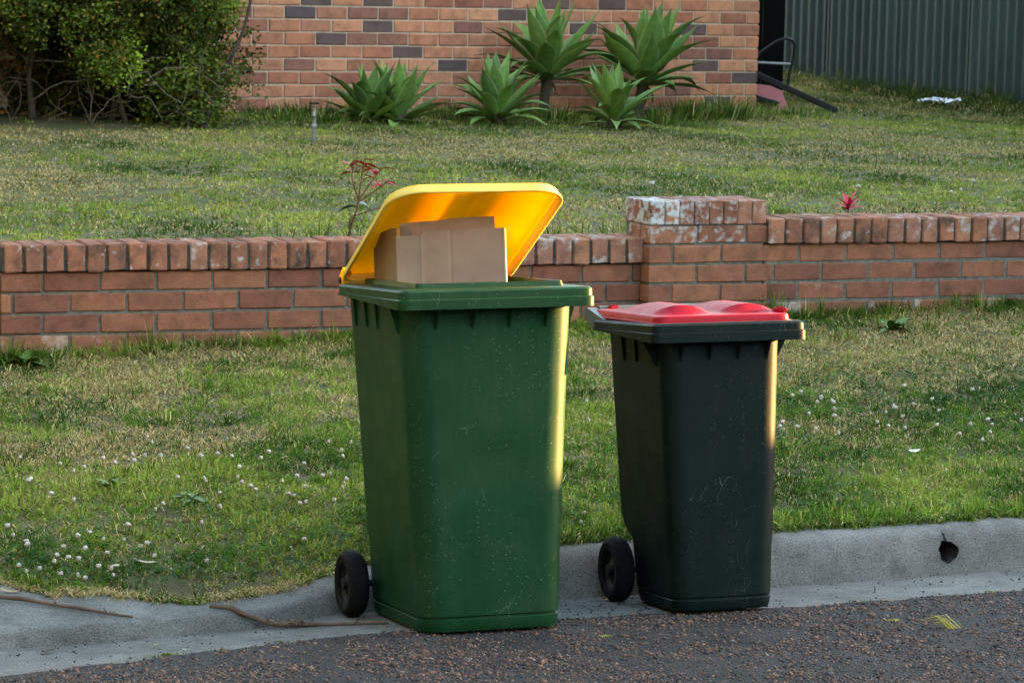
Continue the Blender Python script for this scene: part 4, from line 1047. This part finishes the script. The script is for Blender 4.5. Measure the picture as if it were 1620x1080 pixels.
# ------------------------------------------------------------------ clover flowers, each one by itself
def flower_mesh(seed, pink):
    rnd = np.random.default_rng(seed); bm = bmesh.new(); bmesh.ops.create_icosphere(bm, subdivisions=2, radius=.0095)
    V = np.array([v.co for v in bm.verts]); F = [[v.index for v in f.verts] for f in bm.faces]; bm.free()
    V = V * rnd.uniform(.55, 1.3, (len(V), 1)); V[:, 2] = V[:, 2] * .85 + .05
    lowf = np.clip((.05 - V[:, 2]) / .008, 0, 1)[:, None]
    c = np.array([.60, .54, .51]) * rnd.uniform(.6, 1.15, (len(V), 1)); c = c * (1 - lowf * pink) + np.array([.42, .20, .18]) * lowf * pink
    SV, SF = tube_data([(0, 0, -.005), (.002, .001, .025), (0, 0, .046)], .0012, 4)
    T = [f for f in F]; o = len(V); V = np.concatenate([V, np.array(SV)]); Q = []
    for f in SF:
        if len(f) == 4: Q.append([i + o for i in f])
    c = np.concatenate([c, np.tile([.08, .13, .03], (len(SV), 1))])
    me = fast_mesh('clover_flower', V, np.array(T), np.array(Q), c); me.materials.append(MT['petal']); return me
FLW = [flower_mesh(i, .3 + .7 * (i % 3) / 2) for i in range(6)]
CLOVER = [(3.098, 10.708), (3.105, 10.663), (3.17, 10.509), (3.048, 10.372), (3.183, 10.365), (3.25, 10.41), (3.284, 10.304), (3.439, 10.386), (3.675, 10.45), (3.758, 10.44), (3.491, 10.175), (3.258, 10.133), (2.832, 10.37), (2.871, 10.318), (2.938, 10.325), (2.996, 10.448), (2.971, 10.427), (2.754, 10.264), (2.691, 10.177), (2.668, 10.327), (2.501, 10.106), (2.54, 10.161), (2.558, 9.947), (2.6, 9.849), (3.008, 10.039), (3.086, 10.009), (3.107, 10.023), (3.193, 10.007), (3.198, 9.964), (3.118, 9.897), (3.21, 9.912), (3.215, 9.862), (3.325, 9.908), (3.409, 9.985), (3.501, 9.978), (3.511, 9.926), (3.298, 9.781), (3.316, 9.782), (3.366, 9.824), (3.41, 9.664), (3.49, 9.763), (3.533, 9.839), (3.278, 9.62), (3.322, 9.64), (2.834, 9.735), (2.898, 9.811), (3.057, 9.724), (2.955, 9.582), (2.701, 9.582), (2.661, 9.437), (2.721, 9.384), (2.689, 9.244), (2.519, 9.474), (2.57, 9.527), (2.582, 9.443), (2.461, 9.397), (2.401, 9.305), (2.44, 9.304), (2.454, 9.25), (2.504, 9.36), (2.552, 9.314), (2.49, 9.18), (2.523, 9.15), (2.394, 9.18), (2.285, 9.217), (2.346, 9.419), (2.343, 9.491), (2.319, 9.52), (2.31, 9.622), (2.431, 9.13), (2.434, 9.11), (2.823, 9.165), (3.181, 9.245), (2.548, 9.116), (2.694, 9.37), (3.372, 10.288), (3.657, 10.305), (2.582, 10.498), (3.659, 10.2), (2.266, 9.258), (2.316, 9.231), (2.373, 9.244), (5.773, 10.712), (5.792, 10.715), (5.799, 10.686), (5.723, 10.62), (5.761, 10.589), (5.747, 10.828), (5.692, 10.778), (5.726, 10.476), (5.597, 10.441), (5.667, 10.387), (5.474, 10.299), (5.483, 10.2), (5.555, 10.162), (5.895, 10.38), (5.971, 10.455), (5.989, 10.515), (6.037, 10.466), (5.926, 10.318), (5.798, 10.185), (5.768, 10.239), (5.806, 10.112), (6.206, 10.793), (6.186, 10.548), (6.478, 10.72), (6.077, 10.108), (6.215, 10.177), (6.176, 10.089), (6.107, 9.999), (5.973, 9.978), (5.983, 9.851), (6.32, 10.134), (5.432, 10.363), (5.384, 10.274), (5.966, 10.145), (6.112, 10.396), (4.844, 10.843), (4.749, 10.574), (4.12, 9.222), (4.075, 9.131)]
def WHERE(u_, v_):
    if 3.9 < u_ < 5: return 'between the bins, up near the brick wall' if v_ > 10 else 'between the bins, down near the kerb'
    if u_ > 5: return 'just right of the dark bin' if u_ < 5.85 else 'in the middle right of the dark bin' if u_ < 6.07 else 'towards the right edge of the photo'
    if v_ < 9.56: return 'cluster nearest the concrete crossing, lower left' if u_ < 2.75 else 'low down, left of the green bin wheel'
    if v_ < 10.08: return 'halfway up the grass, close to the green bin' if u_ > 3.25 else 'halfway up the grass, left part'
    return 'in the upper band, close to the green bin' if u_ > 3.3 else 'in the upper band, left part'
for i, (u_, v_) in enumerate(CLOVER):
    left = u_ < 4.6
    o = link('clover_flower', FLW[i % 6], None); o.location = P(u_, v_, float(verge_zz(np.array(u_), np.array(v_))) + random.uniform(-.004, .006))
    s_ = random.uniform(.5, .95); o.scale = (s_, s_, random.uniform(.85, 1.1)); o.rotation_euler = (random.uniform(-.3, .3), random.uniform(-.3, .3), random.uniform(0, 6))
    tag(o, 'white clover flower head in the verge ' + WHERE(u_, v_), 'flower', 'clover flowers ' + WHERE(u_, v_))
LAWNFL = [(6.679, 14.215, 1.5, 'pale flower clump in the lawn just above the brick pier'), (7.742, 14.028, 1.2, 'white lawn flower just right of the crimson shoot'), (8.656, 14.439, 1.1, 'white lawn flower farthest back at the right edge'), (8.443, 14.202, .8, None), (8.269, 14.007, .8, None), (8.445, 13.835, .8, None)]
for i, (u_, v_, s_, lab) in enumerate(LAWNFL):
    o = link('lawn_flower', FLW[i % 6], None); o.location = P(u_, v_, float(lawn_zz(np.array(u_), np.array(v_)))); o.scale = (s_, s_, s_ * 1.1)
    tag(o, lab or 'small white flower in the lawn above the right wall run', 'flower', 'white flowers in the lawn')

# ------------------------------------------------------------------ road chips, sticks, gutter litter
def stones(name, u, v, z, s, col):
    n = len(u); C = PA(u, v, z)
    O = np.array([[1, 0, 0], [-1, 0, 0], [0, 1, 0], [0, -1, 0], [0, 0, 1], [0, 0, -1.0]])
    V = C[:, None, :] + O[None] * RNG.uniform(.5, 1.15, (n, 6, 1)) * s[:, None, None] * np.array([1, 1, .7]) + RNG.normal(0, .18, (n, 6, 3)) * s[:, None, None]
    T = np.array([[0, 2, 4], [2, 1, 4], [1, 3, 4], [3, 0, 4], [2, 0, 5], [1, 2, 5], [3, 1, 5], [0, 3, 5]])
    F = (np.arange(n) * 6)[:, None, None] + T[None]
    return fast_mesh(name, V.reshape(-1, 3), F.reshape(-1, 3), None, np.repeat(col, 6, 0))
n = 95000
u, v = scatter(n, 1.4, 6.4, 7.15, 8.56)
e_ = road_edge(u); keep = (np.abs(u * EU[0] + v * EV[0]) < .162 * (u * EU[1] + v * EV[1]) + .5) & (v > 7.25) & (v < e_ - .015) & (RNG.random(n) < .25 + .75 * sstep(.35, .6, fbm(u, v, 5, 71))) & (RNG.random(n) < .35 + .65 * sstep(0, .09, e_ - v))
u, v = u[keep], v[keep]; n = len(u)
CH = np.array([[.21, .105, .075], [.13, .072, .058], [.07, .055, .055], [.04, .038, .042], [.32, .18, .12], [.17, .13, .12]])
cc = .72 * CH[RNG.choice(6, n, p=[.22, .22, .2, .22, .06, .08])] * RNG.uniform(.7, 1.3, (n, 1))
link('road_chips', stones('road_chips', u, v, road_z(u, v) + .0005, RNG.gamma(3.0, .0011, n) + .0012, cc), MT['chips'], None, 'stuff')
n = 2600
u, v = scatter(n, 1.6, 6.2, 8.3, 8.9)
f_ = kerb_face(u); e_ = road_edge(u); near = np.exp(-((f_ - v) / .05) ** 2); bb = np.exp(-((u - 3.95) / .35) ** 2)
keep = (v < f_ - .004) & (v > e_ + .01) & (RNG.random(n) < .15 + .6 * near + .6 * bb)
u, v = u[keep], v[keep]; n = len(u)
link('gutter_grit', stones('gutter_grit', u, v, gut_z(u, v) + .002, RNG.uniform(.0015, .006, n), np.array([.035, .028, .024]) * RNG.uniform(.5, 2.2, (n, 1))), MT['chips'], None, 'stuff')
MT['stick'] = simple('stick_bark', [(.3, (.06, .038, .028)), (.7, (.16, .10, .075))], 25, .9, 80, .6, .004, stretch=(.3, .3, .3))
def surf_z(u_, v_): return float(max(kerb_z(np.array(u_), np.array(v_)) if v_ > float(kerb_face(u_)) - .002 else -9, gut_z(np.array(u_), np.array(v_))))
def stick(label, uvs, rad, lift):
    t = thing('stick', label, 'stick', tuple(P(uvs[0][0], uvs[0][1], surf_z(*uvs[0])))); p0 = t.location.copy(); S = []; rr = []
    for i in range(len(uvs) - 1):
        for k in range(7):
            q_ = k / 7; S.append((uvs[i][0] * (1 - q_) + uvs[i + 1][0] * q_ + random.uniform(-.002, .002), uvs[i][1] * (1 - q_) + uvs[i + 1][1] * q_ + random.uniform(-.003, .003), (lift[i] * (1 - q_) + lift[i + 1] * q_)))
            rr.append((rad[i] * (1 - q_) + rad[i + 1] * q_) * random.uniform(.82, 1.2))
    zz = [surf_z(a, b_) for a, b_, _ in S]
    for _ in range(12): zz = [max(zz[i], .5 * (zz[max(i - 1, 0)] + zz[min(i + 1, len(zz) - 1)])) for i in range(len(zz))]
    pts = [P(a, b_, z_ + r_ + l_) - p0 for (a, b_, l_), z_, r_ in zip(S, zz, rr)]
    tube('bark', pts, rr, MT['stick'], t, 8)
    for k in (len(pts) // 4, len(pts) // 2, int(len(pts) * .8)):
        d = Vector((random.uniform(-.5, .5), random.uniform(-.6, -.2), .5)).normalized(); tube('stub', [pts[k], pts[k] + d * .012, pts[k] + d * .02], [rr[k] * .6, rr[k] * .45, rr[k] * .3], MT['stick'], t, 6)
    return t
def onk(u_, v_, dz=.0): return P(u_, v_, surf_z(u_, v_) + dz)
stick('long bare brown stick lying across the concrete crossing at lower left', [(1.95, 9.22), (2.25, 9.05), (2.42, 8.92), (2.53, 8.83)], [.0068, .0062, .005, .003], [.01, .004, .002, .001])
s_ = stick('knotted stick lying in the gutter beside the green bin wheel', [(2.76, 8.88), (2.90, 8.82), (2.99, 8.785), (3.06, 8.75), (3.16, 8.71), (3.27, 8.67)], [.007, .008, .012, .006, .0045, .003], [.006, .004, .002, .002, .001, .001])
V = []; F = []
for i in range(60):
    a = (onk(2.91, 8.816, .014).lerp(onk(3.01, 8.775, .014), random.random()) - onk(2.76, 8.88)) + Vector((random.uniform(-.008, .008), random.uniform(-.008, .008), random.uniform(-.010, .010))); d = Vector((random.uniform(-.03, .03), random.uniform(-.015, .015), random.uniform(-.008, .01)))
    tube_data([a, a + d * .5 + Vector((0, 0, .004)), a + d], .0013, 4, V, F)
o = link('fibres', mesh_from('fibres', V, F), MT['twig'], s_)
# dry bark flakes and leaves, each one a thing
def flake(label, u_, v_, L, w_, az, mat, on='k', dz=.006, group=None):
    V = []; F = []
    for i in range(7):
        t = i / 6 - .5; ww = w_ * (1 - (2 * t) ** 2) ** .5 + .001
        for s in (-1, 0, 1): V.append((t * L, s * ww, .25 * w_ * s * s + .10 * L * (2 * t) ** 2 * random.uniform(.5, 1.1) + random.uniform(-.001, .001)))
    for i in range(6):
        for j in range(2): a = i * 3 + j; F.append((a, a + 1, a + 4, a + 3))
    o = link('dry_leaf', mesh_from('dry_leaf', V, F, 60), mat)
    q_ = onk(u_, v_, dz) if on == 'k' else (P(u_, v_, float(verge_zz(np.array(u_), np.array(v_))) + dz) if on == 'v' else P(u_, v_, float(road_z(np.array(u_), np.array(v_))) + dz))
    o.location = q_; o.rotation_euler = (random.uniform(-.2, .2), random.uniform(-.2, .2), az); return tag(o, label, 'dry leaf', group)
MT['tan'] = simple('tan_flake', [(.3, (.20, .125, .07)), (.7, (.36, .25, .15))], 30, .9, 60, .4)
MT['orange'] = simple('orange_leaf', [(.3, (.36, .13, .02)), (.7, (.48, .2, .04))], 30, .8, 60, .3)
MT['palefl'] = simple('pale_flake', [(.3, (.36, .27, .20)), (.7, (.55, .44, .36))], 30, .9, 60, .4)
flake('pale bark strip at the grass edge above the long stick', 2.33, 9.10, .06, .006, .9, MT['palefl'])
flake('brown bark strip at the grass edge near the left corner', 2.22, 9.16, .07, .007, .2, MT['tan'])
flake('small brown leaf in the gutter below the long stick tip', 2.52, 8.62, .02, .008, .3, MT['tan'])
flake('pale chip in the gutter above the weed tuft', 2.57, 8.50, .018, .006, .1, MT['palefl'])
flake('dark leaf clump in the gutter at the left edge', 2.22, 8.68, .04, .012, .5, MT['bark'])
flake('curled pale dead leaf on the grass above the concrete crossing', 2.56, 9.22, .05, .014, 1.2, MT['palefl'], 'v', .03)
flake('twisted pale dead leaf on the grass just right of the first one', 2.66, 9.24, .07, .007, .3, MT['palefl'], 'v', .035)
flake('orange leaf in the gutter beside the dark bin wheel', 4.02, 8.80, .018, .007, .4, MT['orange'])
flake('orange leaf under the dark bin by its wheel', 4.14, 8.78, .02, .007, 1.4, MT['orange'])
flake('pale white leaf lying in the grass right of the dark bin', 5.68, 9.80, .045, .013, .2, MT['paper'], 'v', .035)
LW = leaf_mesh('leaf', .10, .018, .45, simple('weed_leaf', [(.3, (.045, .095, .018)), (.7, (.09, .15, .03))], 30, .5, 60, .2))
def rosette(label, u_, v_, s0, nl):
    t = thing('broadleaf_weed', label, 'weed', P(u_, v_, float(verge_zz(np.array(u_), np.array(v_))) + .004), random.uniform(0, 6), 'broadleaf weeds in the verge')
    for i in range(nl):
        o = link('leaf', LW, None, t); s_ = s0 * random.uniform(.7, 1.1); o.scale = (s_,) * 3; o.rotation_euler = (R(random.uniform(12, 60)), random.uniform(-.3, .3), i * 2.4)
rosette('dark broadleaf weed at the wall foot beyond the dark bin', 6.86, 12.08, 1.1, 15)
rosette('broadleaf weed at the foot of the wall, far left corner', 3.06, 12.36, 1.1, 14)
rosette('pale broadleaf weed low in the grass left of the green bin', 3.02, 9.95, .8, 12)
rosette('small broadleaf weed mid verge above the clover cluster', 2.80, 10.12, .7, 11)
# small weeds in the gutter joint and on the road
def weed(label, u_, v_, nb, hh, sp, col, zf, az=None):
    a = RNG.uniform(0, 6.283, nb) if az is None else RNG.normal(az, .25, nb); r_ = np.abs(RNG.normal(0, sp, nb)); b_ = RNG.uniform(0, 6.283, nb)
    uu = u_ + r_ * np.cos(b_) * 1.6; vv = v_ + r_ * np.sin(b_) * .5
    me = blades('weed_tuft', uu, vv, zf(uu, vv) - .002, hh * RNG.uniform(.5, 1.1, nb), np.full(nb, .003), np.clip(RNG.normal(.7, .2, nb), .2, 1.1) if col is GW else np.full(nb, 1.13), np.full(nb, .1), None, a, np.array(col))
    o = link('weed_tuft', me, MT['grass']); return tag(o, label, 'weed')
GW = [[.085, .14, .02], [.12, .17, .03]]; YW = [[.42, .34, .04], [.5, .42, .10]]
weed('small green weed tuft in the gutter joint at lower left', 2.50, 8.45, 90, .022, .022, GW, gut_z)
weed('faint green weed in the gutter joint left of the green bin', 2.86, 8.52, 40, .012, .014, GW, gut_z)
weed('thin green weed at the gutter joint under the drain hole', 4.72, 8.44, 40, .014, .014, GW, gut_z)
weed('green weed at the gutter joint near the right edge', 5.18, 8.44, 50, .016, .014, GW, gut_z)
weed('yellow dried grass sprig lying on the road at lower right', 4.76, 7.95, 26, .09, .010, YW, road_z, 2.6)
weed('short yellow grass scrap on the road above the long sprig', 4.66, 8.12, 30, .02, .009, YW, road_z)
weed('tiny yellow scrap on the road below the dark bin', 3.76, 8.22, 24, .016, .007, YW, road_z)
# storm-water outlet through the kerb


HU, HV = 5.285, 8.861
hz = base_z(HU) + .047
axis = Vector((EV[0], EV[1], .0))
def in_hole(pt): d = Vector(pt) - P(HU, HV, hz); return (d - axis * d.dot(axis)).length
drain = thing('drain_outlet', 'round dark stormwater outlet hole through the concrete kerb', 'drain outlet', tuple(P(HU, HV - .002, hz)), TH)
MT['hole'] = simple('hole_dark', [(.3, (.010, .008, .007)), (.7, (.03, .024, .02))], 40, .9, 60, .5)  # one near-black colour for the pipe bore and the crack
bmk = bmesh.new(); bmk.from_mesh(kerb.data)
# open the kerb sheet where the pipe passes, then bridge with the pipe collar
near_f = [f_ for f_ in bmk.faces if in_hole(f_.calc_center_median()) < .085 and abs((f_.calc_center_median() - P(HU, HV, hz)).dot(axis)) < .09]
bmesh.ops.subdivide_edges(bmk, edges=list({e_ for f_ in near_f for e_ in f_.edges}), cuts=5, use_grid_fill=True)
kill = []
for f_ in bmk.faces:
    c_ = f_.calc_center_median(); d_ = c_ - P(HU, HV, hz)
    if abs(d_.dot(axis)) < .10 and in_hole(c_) < .0405 and abs(d_.dot(axis)) < .06: kill.append(f_)
bmesh.ops.delete(bmk, geom=kill, context='FACES'); bmk.to_mesh(kerb.data); bmk.free()
V = []; F = []; ng = 36
for i in range(ng):
    a = 2 * math.pi * i / ng; cx, cz = math.cos(a), math.sin(a)
    rj = 1 + .07 * math.sin(3 * a + 1) + .05 * math.sin(7 * a) + random.uniform(-.03, .03)
    def surf(rr_):
        zz = hz + cz * rr_; zz = max(zz, base_z(HU) - .03)
        k0 = float(np.interp(min(zz - base_z(HU + cx * rr_), .1245), KF, KP)); return (cx * rr_, k0 + .001, zz - hz)
    x, y, z = surf(.047); V.append((x, y + .004, z)); x, y, z = surf(.0425); V.append((x, y + .003, z)); x, y, z = surf(.036 * rj); V.append((x, y + .001, z)); V.append((.033 * rj * cx, .06, .033 * rj * cz)); V.append((.033 * cx, .25, .033 * cz))
for i in range(ng):
    for j in range(4): a = i * 5 + j; b_ = ((i + 1) % ng) * 5 + j; F.append((a, b_, b_ + 1, a + 1))
F.append(tuple(i * 5 + 4 for i in range(ng)))
me = mesh_from('collar', V, F, 40); me.materials.append(MT['concrete']); me.materials.append(MT['hole'])
for i, p_ in enumerate(me.polygons): p_.material_index = 0 if (i < ng * 4 and i % 4 < 2) else 1
link('collar', me, None, drain)

cr = [(-.004, .036), (-.009, .046), (-.006, .054), (-.012, .060)]
V = []; F = []
for x, z in cr:
    k0 = float(np.interp(min(hz + z - base_z(HU), .1245), KF, KP))
    for d in (-1, 1): V.append((x + d * .0016, k0 - .004, z))
for i in range(len(cr) - 1): F.append((2 * i, 2 * i + 1, 2 * i + 3, 2 * i + 2))
o = link('crack', mesh_from('crack', V, F), MT['hole'], drain); s2_ = o.modifiers.new('t', 'SOLIDIFY'); s2_.thickness = .008
